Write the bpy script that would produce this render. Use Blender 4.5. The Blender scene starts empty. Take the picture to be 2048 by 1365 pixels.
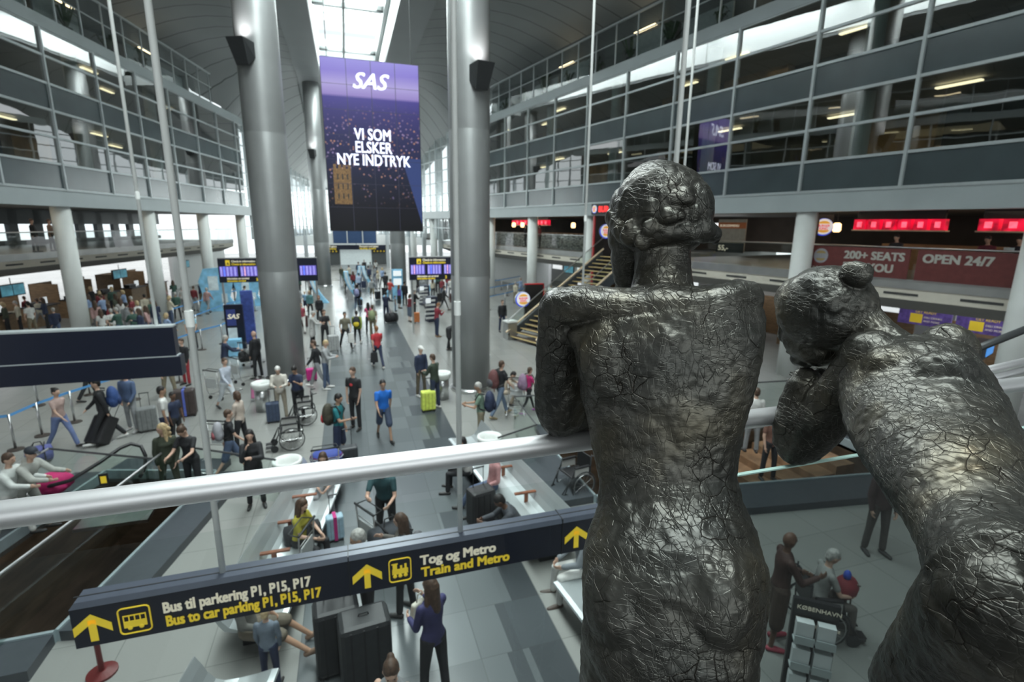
import bpy, bmesh, math, random
import numpy as np
from mathutils import Vector, Matrix, Euler
random.seed(7); rng = np.random.RandomState(5)
C = bpy.context.scene.collection
SC = bpy.context.scene
# ------------------------------------------------------------------ camera
F_PX, CX, CY, EYE = 1020.0, 1024.0, 682.5, 5.7
PITCH, ROLL, YAW = 0.2228, 0.0106, 0.3102
_cy, _sy = math.cos(YAW), math.sin(YAW)
_fw = Vector((_sy*math.cos(PITCH), _cy*math.cos(PITCH), -math.sin(PITCH)))
_rt = Vector((_cy, -_sy, 0)); _up = _rt.cross(_fw)
_c, _s = math.cos(ROLL), math.sin(ROLL)
_r2, _u2 = _rt*_c + _up*_s, _up*_c - _rt*_s
CAMR = Matrix((_r2, _u2, -_fw)).transposed()
cam_d = bpy.data.cameras.new('camera'); cam = bpy.data.objects.new('camera', cam_d); C.objects.link(cam)
M4 = CAMR.to_4x4(); M4.translation = (0, 0, EYE); cam.matrix_world = M4
cam_d.sensor_width = 36; cam_d.lens = F_PX/2048*36; cam_d.clip_start = 0.02; cam_d.clip_end = 400
cam_d.dof.use_dof = True; cam_d.dof.focus_distance = 1.0; cam_d.dof.aperture_fstop = 5.0
SC.camera = cam
EYEV = Vector((0, 0, EYE))
def ray(x, y): return (CAMR @ Vector((x-CX, -(y-CY), -F_PX))).normalized()
def at_z(x, y, z=0.0):
    r = ray(x, y); return EYEV + r*((z-EYE)/r.z)
def at_y(x, y, Y):
    r = ray(x, y); return EYEV + r*(Y/r.y)
def at_d(x, y, d):      # point at depth d along the view axis
    return EYEV + CAMR @ Vector(((x-CX)*d/F_PX, -(y-CY)*d/F_PX, -d))
# ------------------------------------------------------------------ view, world, daylight
SC.view_settings.view_transform = 'Standard'; SC.view_settings.look = 'None'
SC.view_settings.gamma = 1.0; SC.view_settings.exposure = 0.0
try: SC.view_settings.use_curve_mapping = False
except Exception: pass
W = bpy.data.worlds.new('world'); SC.world = W; W.use_nodes = True
nt = W.node_tree; nt.nodes.clear()
wo = nt.nodes.new('ShaderNodeOutputWorld'); wb = nt.nodes.new('ShaderNodeBackground')
tc = nt.nodes.new('ShaderNodeTexCoord'); ns = nt.nodes.new('ShaderNodeTexNoise'); cr = nt.nodes.new('ShaderNodeValToRGB')
ns.inputs['Scale'].default_value = 3.0
cr.color_ramp.elements[0].position = 0.3; cr.color_ramp.elements[0].color = (0.84, 0.92, 0.97, 1)
cr.color_ramp.elements[1].position = 0.7; cr.color_ramp.elements[1].color = (0.97, 1.0, 1.0, 1)
nt.links.new(tc.outputs['Generated'], ns.inputs['Vector']); nt.links.new(ns.outputs['Fac'], cr.inputs['Fac'])
nt.links.new(cr.outputs['Color'], wb.inputs['Color']); wb.inputs['Strength'].default_value = 1.6
nt.links.new(wb.outputs['Background'], wo.inputs['Surface'])
def area(name, loc, size, energy, color=(1, 1, 1), rot=(0, 0, 0), spread=math.pi):
    d = bpy.data.lights.new(name, 'AREA'); d.shape = 'RECTANGLE'; d.size, d.size_y = size
    d.energy = energy; d.color = color; d.spread = spread
    o = bpy.data.objects.new(name, d); C.objects.link(o); o.location = loc; o.rotation_euler = rot; return o
# overcast daylight falling through the long roof light and the glazed walls at the far end
area('skylight_daylight', (1.1, 22.0, 20.6), (4.0, 56.0), 15000, (0.94, 1.0, 0.985))
area('end_glass_daylight', (1.2, 78.8, 6.5), (15, 7.0), 1800, (0.95, 1.0, 0.985), (-math.pi/2, 0, 0))
area('side_glass_daylight_left', (-7.4, 62, 8.0), (26, 3.6), 1500, (0.95, 1.0, 0.985), (math.pi/2, 0, math.radians(-100)))
area('side_glass_daylight_right', (9.6, 62, 8.0), (26, 3.6), 1500, (0.95, 1.0, 0.985), (math.pi/2, 0, math.radians(100)))
area('rear_fill_light', (1.5, -17.6, 10.0), (26, 9.0), 1000, (0.95, 1.0, 0.985), (math.pi/2, 0, 0))  # unseen fill added behind the camera to brighten poles and white columns
# ------------------------------------------------------------------ materials
MATS = {}
def mat(name, col, rough=0.6, metal=0.0, var=0.06, scale=6.0, emit=0.0, bump=0.0, spec=None, stretch=None, coat=0.0):
    if name in MATS: return MATS[name]
    m = bpy.data.materials.new(name); m.use_nodes = True; t = m.node_tree; b = t.nodes['Principled BSDF']
    tcn = t.nodes.new('ShaderNodeTexCoord'); n = t.nodes.new('ShaderNodeTexNoise'); n.inputs['Scale'].default_value = scale
    src = tcn.outputs['Object']
    if stretch:
        mp = t.nodes.new('ShaderNodeMapping'); mp.inputs['Scale'].default_value = stretch
        t.links.new(src, mp.inputs['Vector']); src = mp.outputs['Vector']
    t.links.new(src, n.inputs['Vector'])
    r = t.nodes.new('ShaderNodeValToRGB')
    r.color_ramp.elements[0].position = 0.3; r.color_ramp.elements[1].position = 0.7
    r.color_ramp.elements[0].color = tuple(max(0, c*(1-var)) for c in col)+(1,)
    r.color_ramp.elements[1].color = tuple(min(1, c*(1+var)) for c in col)+(1,)
    t.links.new(n.outputs['Fac'], r.inputs['Fac'])
    t.links.new(r.outputs['Color'], b.inputs['Base Color'])
    b.inputs['Roughness'].default_value = rough; b.inputs['Metallic'].default_value = metal
    if spec is not None: b.inputs['Specular IOR Level'].default_value = spec
    if coat: b.inputs['Coat Weight'].default_value = coat
    if emit:
        t.links.new(r.outputs['Color'], b.inputs['Emission Color']); b.inputs['Emission Strength'].default_value = emit
    if bump:
        bp = t.nodes.new('ShaderNodeBump'); bp.inputs['Strength'].default_value = bump; bp.inputs['Distance'].default_value = 0.02
        t.links.new(n.outputs['Fac'], bp.inputs['Height']); t.links.new(bp.outputs['Normal'], b.inputs['Normal'])
    MATS[name] = m; return m
def glass(name, tint, refl=0.08, rough=0.02, fres=1.45):
    """thin pane: see-through tinted plus fresnel reflection"""
    if name in MATS: return MATS[name]
    m = bpy.data.materials.new(name); m.use_nodes = True; t = m.node_tree; t.nodes.clear()
    o = t.nodes.new('ShaderNodeOutputMaterial'); mx = t.nodes.new('ShaderNodeMixShader')
    tr = t.nodes.new('ShaderNodeBsdfTransparent'); tr.inputs['Color'].default_value = tint+(1,)
    gl = t.nodes.new('ShaderNodeBsdfGlossy'); gl.inputs['Roughness'].default_value = rough
    nz = t.nodes.new('ShaderNodeTexNoise'); nz.inputs['Scale'].default_value = 0.7
    bp = t.nodes.new('ShaderNodeBump'); bp.inputs['Strength'].default_value = 0.12; bp.inputs['Distance'].default_value = 0.02
    tcn = t.nodes.new('ShaderNodeTexCoord'); t.links.new(tcn.outputs['Object'], nz.inputs['Vector'])
    t.links.new(nz.outputs['Fac'], bp.inputs['Height']); t.links.new(bp.outputs['Normal'], gl.inputs['Normal'])
    fr = t.nodes.new('ShaderNodeLayerWeight'); fr.inputs['Blend'].default_value = 0.5
    pw = t.nodes.new('ShaderNodeMath'); pw.operation = 'POWER'; pw.inputs[1].default_value = 3.2; t.links.new(fr.outputs['Facing'], pw.inputs[0])
    k = ((fres-1)/(fres+1))**2
    ml = t.nodes.new('ShaderNodeMath'); ml.operation = 'MULTIPLY_ADD'; ml.inputs[1].default_value = 0.85; ml.inputs[2].default_value = k+refl; ml.use_clamp = True
    t.links.new(pw.outputs[0], ml.inputs[0]); t.links.new(ml.outputs[0], mx.inputs['Fac'])
    t.links.new(tr.outputs[0], mx.inputs[1]); t.links.new(gl.outputs[0], mx.inputs[2]); t.links.new(mx.outputs[0], o.inputs['Surface'])
    MATS[name] = m; return m
def colmat(col, rough=0.75, prefix='cloth', var=0.12, scale=9.0):
    k = '%s_%02x%02x%02x_%d' % (prefix, int(col[0]*255), int(col[1]*255), int(col[2]*255), int(rough*100))
    return mat(k, col, rough, 0, var, scale, bump=0.15 if prefix == 'cloth' else 0)
# ------------------------------------------------------------------ mesh builder
class MB:
    def __init__(s): s.v = []; s.f = []; s.m = []
    def add(s, vs, fs, mi=0):
        o = len(s.v); s.v += [tuple(v) for v in vs]; s.f += [tuple(i+o for i in f) for f in fs]; s.m += [mi]*len(fs); return s
    def hexa(s, p, mi=0):   # 8 points, bottom 4 ccw then top 4
        return s.add(p, [(3,2,1,0),(4,5,6,7),(0,1,5,4),(1,2,6,5),(2,3,7,6),(3,0,4,7)], mi)
    def box(s, x0, x1, y0, y1, z0, z1, mi=0, f=None):
        p = [(x0,y0,z0),(x1,y0,z0),(x1,y1,z0),(x0,y1,z0),(x0,y0,z1),(x1,y0,z1),(x1,y1,z1),(x0,y1,z1)]
        if f: p = [f(*q) for q in p]
        return s.hexa(p, mi)
    def quad(s, a, b, c, d, mi=0): return s.add([a,b,c,d], [(0,1,2,3)], mi)
    def rings(s, rs, cap=True, mi=0, close=False):
        n = len(rs[0]); vs = [q for r in rs for q in r]; fs = []
        L = len(rs)
        for i in range(L-1 if not close else L):
            a, b = i*n, ((i+1) % L)*n
            for j in range(n): fs.append((a+j, a+(j+1) % n, b+(j+1) % n, b+j))
        if cap and not close: fs.append(tuple(range(n-1, -1, -1))); fs.append(tuple((L-1)*n+j for j in range(n)))
        return s.add(vs, fs, mi)
    def tube(s, pts, r, n=10, mi=0, cap=True, close=False):
        pts = [Vector(p) for p in pts]; rr = r if hasattr(r, '__len__') else [r]*len(pts); rs = []; prev = None
        for i, p in enumerate(pts):
            if close: d = pts[(i+1) % len(pts)]-pts[i-1]
            else: d = pts[min(i+1, len(pts)-1)]-pts[max(i-1, 0)]
            d.normalize()
            if prev is None: a = Vector((0,0,1)) if abs(d.z) < 0.9 else Vector((1,0,0)); u = d.cross(a).normalized()
            else: u = (prev-d*prev.dot(d)).normalized()
            prev = u; w = d.cross(u)
            rs.append([p+(u*math.cos(2*math.pi*k/n)+w*math.sin(2*math.pi*k/n))*rr[i] for k in range(n)])
        return s.rings(rs, cap, mi, close)
    def cyl(s, x, y, z0, z1, r, n=24, mi=0, r1=None):
        r1 = r if r1 is None else r1
        return s.rings([[(x+a*math.cos(2*math.pi*k/n), y+a*math.sin(2*math.pi*k/n), z) for k in range(n)] for z, a in ((z0,r),(z1,r1))], True, mi)
    def lathe(s, x, y, prof, n=24, mi=0):
        return s.rings([[(x+a*math.cos(2*math.pi*k/n), y+a*math.sin(2*math.pi*k/n), z) for k in range(n)] for a, z in prof], True, mi)
    def ell(s, c, r, mi=0, n=12, m=8, rot=None):
        c = Vector(c); rs = []
        for i in range(m+1):
            t = math.pi*(i/m); t = min(max(t, 0.12), math.pi-0.12); ring = []
            for k in range(n):
                q = Vector((r[0]*math.sin(t)*math.cos(2*math.pi*k/n), r[1]*math.sin(t)*math.sin(2*math.pi*k/n), -r[2]*math.cos(t)))
                if rot is not None: q = rot @ q
                ring.append(c+q)
            rs.append(ring)
        return s.rings(rs, True, mi)
    def cap(s, a, b, ra, rb, n=10, mi=0):   # tapered capsule
        a = Vector(a); b = Vector(b); d = b-a; L = d.length
        if L < 1e-6: return s.ell(a, (ra,)*3, mi)
        d /= L; pts = [a-d*ra*0.95, a-d*ra*0.7, a, a+d*L*0.5, b, b+d*rb*0.7, b+d*rb*0.95]
        return s.tube(pts, [ra*0.3, ra*0.72, ra, (ra+rb)/2, rb, rb*0.72, rb*0.3], n, mi)
    def build(s, name, mats, parent=None, smooth=False, bevel=0, voxel=0, sm=0, loc=None, rot=None):
        me = bpy.data.meshes.new(name); me.from_pydata(s.v, [], s.f)
        if not isinstance(mats, (list, tuple)): mats = [mats]
        for m in mats: me.materials.append(m)
        if len(mats) > 1: me.polygons.foreach_set('material_index', s.m)
        if smooth: me.polygons.foreach_set('use_smooth', [True]*len(me.polygons))
        me.update(); o = bpy.data.objects.new(name, me); C.objects.link(o)
        if parent: o.parent = parent
        if loc is not None: o.location = loc
        if rot is not None: o.rotation_euler = rot
        if bevel:
            b = o.modifiers.new('b', 'BEVEL'); b.width = bevel; b.segments = 2; b.limit_method = 'ANGLE'; b.angle_limit = 0.7; BAKE.append(o)
        if voxel:
            r = o.modifiers.new('r', 'REMESH'); r.mode = 'VOXEL'; r.voxel_size = voxel; r.use_smooth_shade = True
            if sm: q = o.modifiers.new('s', 'SMOOTH'); q.iterations = sm; q.factor = 0.5
            BAKE.append(o)
        return o
BAKE = []
def bake_all():
    if not BAKE: return
    bpy.context.view_layer.update(); dg = bpy.context.evaluated_depsgraph_get(); new = []
    for o in BAKE:
        me = bpy.data.meshes.new_from_object(o.evaluated_get(dg), preserve_all_data_layers=True, depsgraph=dg); new.append((o, me))
    for o, me in new:
        if o.type == 'MESH': o.modifiers.clear(); o.data = me
        else:
            bd = o.get('bold', 0)
            if bd:
                nv = len(me.vertices); co = np.empty(nv*3, np.float32); me.vertices.foreach_get('co', co); co = co.reshape(-1, 3); fs = [tuple(q.vertices) for q in me.polygons]; ma = me.materials[0]
                vs, ff = [], []
                for i, (dx, dy) in enumerate(((-1,-.6),(1,-.6),(1,.6),(-1,.6),(0,0),(-1,0),(1,0))):
                    c2 = co.copy(); c2[:,0] += dx*bd; c2[:,1] += dy*bd; c2[:,2] += i*2e-5; vs += c2.tolist(); ff += [tuple(k+i*nv for k in f) for f in fs]
                me = bpy.data.meshes.new('lettering'); me.from_pydata(vs, [], ff); me.materials.append(ma)
            p = bpy.data.objects.new(o.name, me); C.objects.link(p); p.parent = o.parent; p.matrix_local = o.matrix_local.copy()
            nm = o.name; bpy.data.objects.remove(o); p.name = nm
    BAKE.clear()
def tag(o, label=None, cat=None, group=None, kind=None):
    if label: o['label'] = label
    if cat: o['category'] = cat
    if group: o['group'] = group
    if kind: o['kind'] = kind
    return o
def empty(name, loc=(0,0,0), rz=0.0, label=None, cat=None, group=None):
    o = bpy.data.objects.new(name, None); C.objects.link(o); o.location = loc; o.rotation_euler = (0,0,rz); o.empty_display_size = 0.2
    return tag(o, label, cat, group)
def struct(name, mb, m, **k):
    o = mb.build(name, m, **k); o['kind'] = 'structure'; return o
def copy_tree(o, parent=None):
    c = o.copy(); C.objects.link(c)
    if parent: c.parent = parent
    for ch in list(o.children): copy_tree(ch, c)
    return c
FONTS = {}
def text(s, size, m, parent, loc, rot=(math.pi/2, 0, 0), name='lettering', bold=0.0, align='LEFT', ext=0.002, sx=1.0, shear=0.0):
    cu = bpy.data.curves.new(name, 'FONT'); cu.body = s; cu.size = size; cu.extrude = ext; cu.align_x = align; cu.shear = shear
    cu.space_line = 0.95; cu.resolution_u = 3
    cu.materials.append(m); o = bpy.data.objects.new(name, cu); C.objects.link(o); o.parent = parent
    o.location = loc; o.rotation_euler = rot; o.scale = (sx, 1, 1); o['bold'] = bold; BAKE.append(o); return o
# common materials
M_white = mat('white_paint', (0.72,0.74,0.72), 0.45, var=0.03, scale=2)
M_frame = mat('aluminium_frame', (0.45,0.49,0.50), 0.4, 0.3, var=0.04)
M_fascia = mat('grey_fascia', (0.36,0.40,0.41), 0.45, 0.0, var=0.04, scale=1)
M_steel = mat('brushed_steel', (0.55,0.56,0.56), 0.28, 1.0, var=0.12, scale=3, stretch=(1,1,14))
M_dark = mat('dark_metal', (0.035,0.038,0.04), 0.45, 0.3)
M_black = mat('black_plastic', (0.018,0.018,0.02), 0.45)
M_navy = mat('navy_enamel', (0.008,0.011,0.026), 0.28, var=0.05)
M_navytop = mat('navy_top', (0.075,0.085,0.115), 0.32, 0.2, var=0.05)
M_yel = mat('sign_yellow', (0.85,0.62,0.04), 0.5, var=0.04, emit=0.25)
M_cream = mat('sign_cream', (0.85,0.78,0.62), 0.5, var=0.03, emit=0.25)
M_wood = mat('oak_veneer', (0.22,0.14,0.075), 0.5, var=0.3, scale=4, stretch=(1,1,9))
M_glassrail = glass('guard_glass', (0.86,0.93,0.90), 0.01, 0.0, 1.4)
M_red = mat('red_paint', (0.45,0.015,0.02), 0.4)
# ------------------------------------------------------------------ hall frames
def FR(u, n, z): return (19.1-0.2*u+n*0.981, u+n*0.196, z)      # right side: u runs up the hall, n away from it
def FL(u, n, z): return (-16.6+0.185*u-n*0.983, u+n*0.182, z)   # left side
YF = 48.0     # the office fronts stop here, clear glass walls beyond
YE = 77.0     # end wall
# ---- floor
def floor_mat():
    m = bpy.data.materials.new('granite_floor'); m.use_nodes = True; t = m.node_tree; b = t.nodes['Principled BSDF']; L = t.links.new
    tcn = t.nodes.new('ShaderNodeTexCoord'); sp = t.nodes.new('ShaderNodeSeparateXYZ'); L(tcn.outputs['Object'], sp.inputs[0])
    def math_(op, a, bb=None, clamp=False):
        n = t.nodes.new('ShaderNodeMath'); n.operation = op; n.use_clamp = clamp
        for i, v in enumerate((a, bb)):
            if v is None: continue
            if isinstance(v, (int, float)): n.inputs[i].default_value = v
            else: L(v, n.inputs[i])
        return n.outputs[0]
    X, Y = sp.outputs['X'], sp.outputs['Y']
    bx = math_('FLOOR', math_('DIVIDE', math_('ADD', X, 0.93), 0.5833)); by = math_('FLOOR', math_('DIVIDE', Y, 0.93))
    cb = t.nodes.new('ShaderNodeCombineXYZ'); L(bx, cb.inputs[0]); L(by, cb.inputs[1])
    wn0 = t.nodes.new('ShaderNodeTexWhiteNoise'); wn0.noise_dimensions = '2D'; L(cb.outputs[0], wn0.inputs['Vector'])
    strip = math_('MULTIPLY', math_('GREATER_THAN', X, -0.93), math_('LESS_THAN', X, 2.57))
    dark = math_('MULTIPLY', math_('GREATER_THAN', math_('ADD', X, math_('MULTIPLY', wn0.outputs['Value'], 0.9)), 2.25), math_('LESS_THAN', X, 2.57))
    # slabs, one cell per tile
    bx = math_('FLOOR', math_('DIVIDE', math_('ADD', X, 0.93), 0.5833)); by = math_('FLOOR', math_('DIVIDE', Y, 0.93))
    cb = t.nodes.new('ShaderNodeCombineXYZ'); L(bx, cb.inputs[0]); L(by, cb.inputs[1])
    wn = t.nodes.new('ShaderNodeTexWhiteNoise'); wn.noise_dimensions = '2D'; L(cb.outputs[0], wn.inputs['Vector'])
    fx = math_('FRACT', math_('DIVIDE', math_('ADD', X, 0.93), 0.5833*2)); fy = math_('FRACT', math_('DIVIDE', Y, 0.93))
    jx = math_('LESS_THAN', fx, 0.011); jy = math_('LESS_THAN', fy, 0.013); joint = math_('MAXIMUM', jx, jy)
    n1 = t.nodes.new('ShaderNodeTexNoise'); n1.inputs['Scale'].default_value = 90; n1.inputs['Detail'].default_value = 6; L(tcn.outputs['Object'], n1.inputs['Vector'])
    def mix(fac, a, bb):
        n = t.nodes.new('ShaderNodeMixRGB')
        if isinstance(fac, (int, float)): n.inputs[0].default_value = fac
        else: L(fac, n.inputs[0])
        for i, v in ((1, a), (2, bb)):
            if isinstance(v, tuple): n.inputs[i].default_value = v+(1,)
            else: L(v, n.inputs[i])
        return n.outputs[0]
    c1 = mix(dark, (0.110,0.124,0.130), (0.055,0.064,0.070))
    c = mix(strip, (0.27,0.275,0.262), c1)
    n2 = t.nodes.new('ShaderNodeTexNoise'); n2.inputs['Scale'].default_value = 0.35; L(tcn.outputs['Object'], n2.inputs['Vector'])
    v = math_('ADD', 0.80, math_('ADD', math_('MULTIPLY', wn.outputs['Value'], math_('ADD', 0.10, math_('MULTIPLY', strip, 0.22))), math_('MULTIPLY', n1.outputs['Fac'], 0.22)))
    mu = t.nodes.new('ShaderNodeVectorMath'); mu.operation = 'SCALE'; L(c, mu.inputs[0]); L(v, mu.inputs['Scale'])
    c = mix(math_('MULTIPLY', joint, 0.45), mu.outputs[0], (0.05,0.055,0.055))
    L(c, b.inputs['Base Color'])
    L(math_('ADD', 0.16, math_('MULTIPLY', n2.outputs['Fac'], 0.16)), b.inputs['Roughness'])
    b.inputs['Specular IOR Level'].default_value = 0.5
    return m
M_floor = floor_mat()
# floor with two stair wells cut out of it: left and right of the bridge
def wl(Y): return -2.94+0.21*(Y-13.0)            # inner edge of the left well
LW = [(-4.15,7.6),(-3.15,12.2),(-5.5,12.9),(-6.75,7.6)]
RW = [(4.7,8.75),(12.5,7.65),(12.5,11.0),(4.7,11.9)]
def floor_build():
    bm = bmesh.new()
    def vs(l, z=0): return [bm.verts.new((x,y,z)) for x,y in l]
    outer = vs([(-40,-25),(45,-25),(45,110),(-40,110)]); es = []
    for loop in (outer, vs(LW), vs(RW)):
        for i in range(len(loop)): es.append(bm.edges.new((loop[i], loop[(i+1) % len(loop)])))
    bmesh.ops.triangle_fill(bm, use_beauty=True, use_dissolve=False, edges=es)
    for f in bm.faces:
        if f.normal.z < 0: f.normal_flip()
    me = bpy.data.meshes.new('floor'); bm.to_mesh(me); bm.free(); me.materials.append(M_floor)
    o = bpy.data.objects.new('floor', me); C.objects.link(o); o['kind'] = 'structure'
floor_build()
M_brown = mat('brown_well_cladding', (0.085,0.058,0.040), 0.35, var=0.35, scale=1.6, stretch=(1,1,4))
M_kerb = mat('slate_kerb', (0.055,0.064,0.074), 0.4)
def well(name, pts, depth, steps=None):
    b = MB(); n = len(pts)
    for i in range(n):
        a, c = pts[i], pts[(i+1) % n]
        b.quad((a[0],a[1],-depth), (c[0],c[1],-depth), (c[0],c[1],-0.02), (a[0],a[1],-0.02))
    b.add([(x,y,-depth) for x,y in pts], [tuple(range(n))])
    struct(name, b, M_brown)
well('wall_stairwell_left', LW, 3.2); well('wall_stairwell_right', RW, 2.6)
def kerb(name, pts, wi, h=0.012):
    pass
# raised slate kerbs round the wells, a pale clamp strip along their inner edge
def strip_between(b, a, c, off, w, z0, z1, mi=0):
    a = Vector((a[0],a[1],0)); c = Vector((c[0],c[1],0)); d = (c-a).normalized(); nn = Vector((d.y,-d.x,0))
    p = [a+nn*off, c+nn*off, c+nn*(off+w), a+nn*(off+w)]
    b.hexa([(q.x,q.y,z0) for q in p]+[(q.x,q.y,z1) for q in p], mi)
M_clamp = mat('glass_clamp_strip', (0.42,0.50,0.53), 0.35, 0.4)
for nm, poly, segs in (('trim_1', LW, ((0,1),(1,2),(2,3),(3,0))), ('trim_2', RW, ((0,1),(1,2),(2,3),(3,0)))):
    b = MB()
    for i, j in segs:
        ext = 0.35
        strip_between(b, poly[i], poly[j], 0.05, 0.62 if nm == 'trim_1' else 0.88, 0.0, 0.16, 0)
        strip_between(b, poly[i], poly[j], 0.0, 0.05, -0.1, 0.19, 1)
    struct(nm, b, [M_kerb, M_clamp])
# ---- stair treads inside the right well
b = MB()
for k in range(9): b.box(11.4-0.62*k, 12.0-0.62*k, 8.75, 10.9, -0.18-0.19*k-0.2, -0.12-0.19*k)
struct('trim_3', b, mat('brown_tread', (0.24,0.14,0.08), 0.4, var=0.3, scale=3))
# ---- bridge floor under the camera
b = MB(); b.box(-12, 16, -6, 1.02, 3.7, 4.05)
struct('floor_bridge', b, mat('bridge_stone', (0.05,0.05,0.05), 0.35))
# ------------------------------------------------------------------ office fronts
ZT = [7.0, 8.05, 9.12, 10.2, 11.25, 12.33, 13.4]
M_pane = glass('office_glass', (0.40,0.47,0.46), 0.22, 0.015, 1.5)
M_pane2 = glass('spandrel_glass', (0.02,0.025,0.028), 0.10, 0.02, 1.5)
M_span = mat('slate_spandrel', (0.055,0.075,0.082), 0.25, var=0.08, scale=1, spec=0.8)
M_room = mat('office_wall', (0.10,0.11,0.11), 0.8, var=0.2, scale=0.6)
M_lamp = mat('office_lamp', (1.0,0.80,0.50), 0.5, emit=4.0, var=0.0)
M_warmwall = mat('office_wood_wall', (0.36,0.24,0.12), 0.6, var=0.35, scale=1.2)
M_gpanel = mat('gallery_panel', (0.30,0.33,0.33), 0.7, var=0.08)
M_ceil = None
def facade(F, side, y0, y1, mull):
    # fascias
    b = MB(); b.box(y0, 56, -0.02, 0.5, 6.3, 7.0, f=F); b.box(y0, y1+1, -0.1, 0.5, 13.4, 13.9, f=F)
    struct('wall_%s' % side, b, M_fascia)
    # soffit slab over the mezzanine and the two office floors
    b = MB(); b.box(y0, 60, 0.5, 15.3, 6.45, 7.0, f=F); b.box(y0, y1, 0.3, 7, 10.3, 11.15, f=F); b.box(y0, y1, 0.3, 7, 13.45, 13.85, f=F)
    struct('ceiling_%s' % side, b, mat('soffit_grey', (0.33,0.33,0.32), 0.6, var=0.03))
    # frames
    b = MB()
    for u in mull: b.box(u-0.045, u+0.045, -0.09, 0.02, 7.0, 13.4, f=F)
    for z in ZT: b.box(y0, y1, -0.06, 0.02, z-0.045, z+0.045, f=F)
    struct('trim_frame_%s' % side, b, M_frame)
    b = MB()
    for i in (1, 2, 4, 5): b.quad(F(y0,0,ZT[i]), F(y1,0,ZT[i]), F(y1,0,ZT[i+1]), F(y0,0,ZT[i+1]))
    struct('window_office_%s' % side, b, M_pane)
    b = MB()
    for i in (0, 3): b.box(y0, y1, 0.0, 0.1, ZT[i]+0.04, ZT[i+1]-0.04, f=F)
    struct('wall_spandrel_%s' % side, b, M_span)
    # rooms behind
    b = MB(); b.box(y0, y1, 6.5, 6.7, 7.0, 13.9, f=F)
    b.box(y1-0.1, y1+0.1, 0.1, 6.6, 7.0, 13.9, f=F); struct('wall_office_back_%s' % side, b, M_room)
    b = MB()
    for k in range(int((y1-y0)/6.5)+1):
        u = y0+6.5*k+2
        for z0, z1 in ((7.0,10.3),(11.15,13.45)):
            if (k*7+int(z0)) % 3 != 0: b.box(u, u+1.6+(k % 3), 5.9, 6.45, z0, z1, f=F)
    struct('wall_office_wood_%s' % side, b, M_warmwall)
    # slim ceiling lamps in the rooms
    for k in range(int((y1-10)/4.4)):
        u = 12+4.4*k
        if u > y1-2: break
        for z in (10.22, 13.38):
            if (k*5+int(z)) % 4 == 1: continue
            bb = MB(); bb.box(-0.6, 0.6, -0.09, 0.09, -0.05, 0.0)
            nn = 2.0+((k*13) % 5)*0.6; p = F(u, nn, z)
            o = bb.build('ceiling_lamp', M_lamp, loc=p, rot=(0,0,math.radians(100 if side == 'right' else 80)))
            tag(o, 'slim warm ceiling lamp glowing inside the %s office floors' % side, 'lamp', 'office ceiling lamps behind the %s glass front' % side)
facade(FR, 'right', -14.0, YF, [12.2+3.22*k for k in range(-8, 12)])
facade(FL, 'left', -14.0, YF, [21.3+3.22*k for k in range(-11, 9)])
# ---- round columns standing inside the offices
for F, s, us in ((FR,'right',(14.2,20.7,27.2,33.7,40.2)), (FL,'left',(24.6,31.1,37.6))):
    for u in us:
        p = F(u, 1.1, 7); bb = MB(); bb.cyl(0,0,0,3.3,0.28); bb.cyl(0,0,4.15,6.4,0.28)
        tag(bb.build('office_column', M_white, smooth=False, loc=p), 'white round column standing behind the %s office glass' % s, 'column', 'columns inside the %s offices' % s)
# ---- top gallery: panels, glazing, plants
def gallery(F, side, y0, y1):
    b = MB(); b.box(y0, y1, 1.5, 1.7, 13.9, 16.9, f=F); struct('wall_gallery_%s' % side, b, mat('gallery_back', (0.13,0.14,0.14), 0.7, var=0.25, scale=0.5))
    b = MB(); k = 0; u = y0
    while u < y1-2:
        if k % 3 != 1: b.box(u+0.1, u+2.9, 0.9, 0.98, 13.9, 15.0+(0.25 if k % 2 else 0), f=F)
        u += 3.22; k += 1
    struct('trim_gallery_panel_%s' % side, b, M_gpanel)
    b = MB(); u = y0
    while u < y1: b.box(u-0.03, u+0.03, 0.0, 0.06, 13.9, 15.9, f=F); u += 1.61
    b.box(y0, y1, -0.03, 0.08, 15.86, 15.94, f=F); b.box(y0, y1, 0.0, 0.05, 14.98, 15.02, f=F)
    struct('trim_gallery_rail_%s' % side, b, M_frame)
    b = MB(); b.quad(F(y0,0.03,13.9), F(y1,0.03,13.9), F(y1,0.03,15.9), F(y0,0.03,15.9)); struct('window_gallery_%s' % side, b, glass('gallery_glass', (0.75,0.8,0.8), 0.03, 0.01, 1.4))
    for k, u in enumerate([y0+4+3.4*i for i in range(int((y1-y0-5)/3.4))]):
        if k % 2 == 0:
            bb = MB(); bb.box(-0.75,0.75,-0.09,0.09,-0.05,0)
            tag(bb.build('gallery_lamp', M_lamp, loc=F(u,1.05,15.55), rot=(0,0,math.radians(101 if side == 'right' else 79))), 'short warm lamp strip glowing high in the %s top gallery' % side, 'lamp', 'lamp strips in the %s top gallery' % side)
gallery(FR, 'right', -6.0, 43.0); gallery(FL, 'left', 0.0, 43.8)
M_leaf = mat('plant_leaf', (0.035,0.07,0.03), 0.6, var=0.4)
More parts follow.
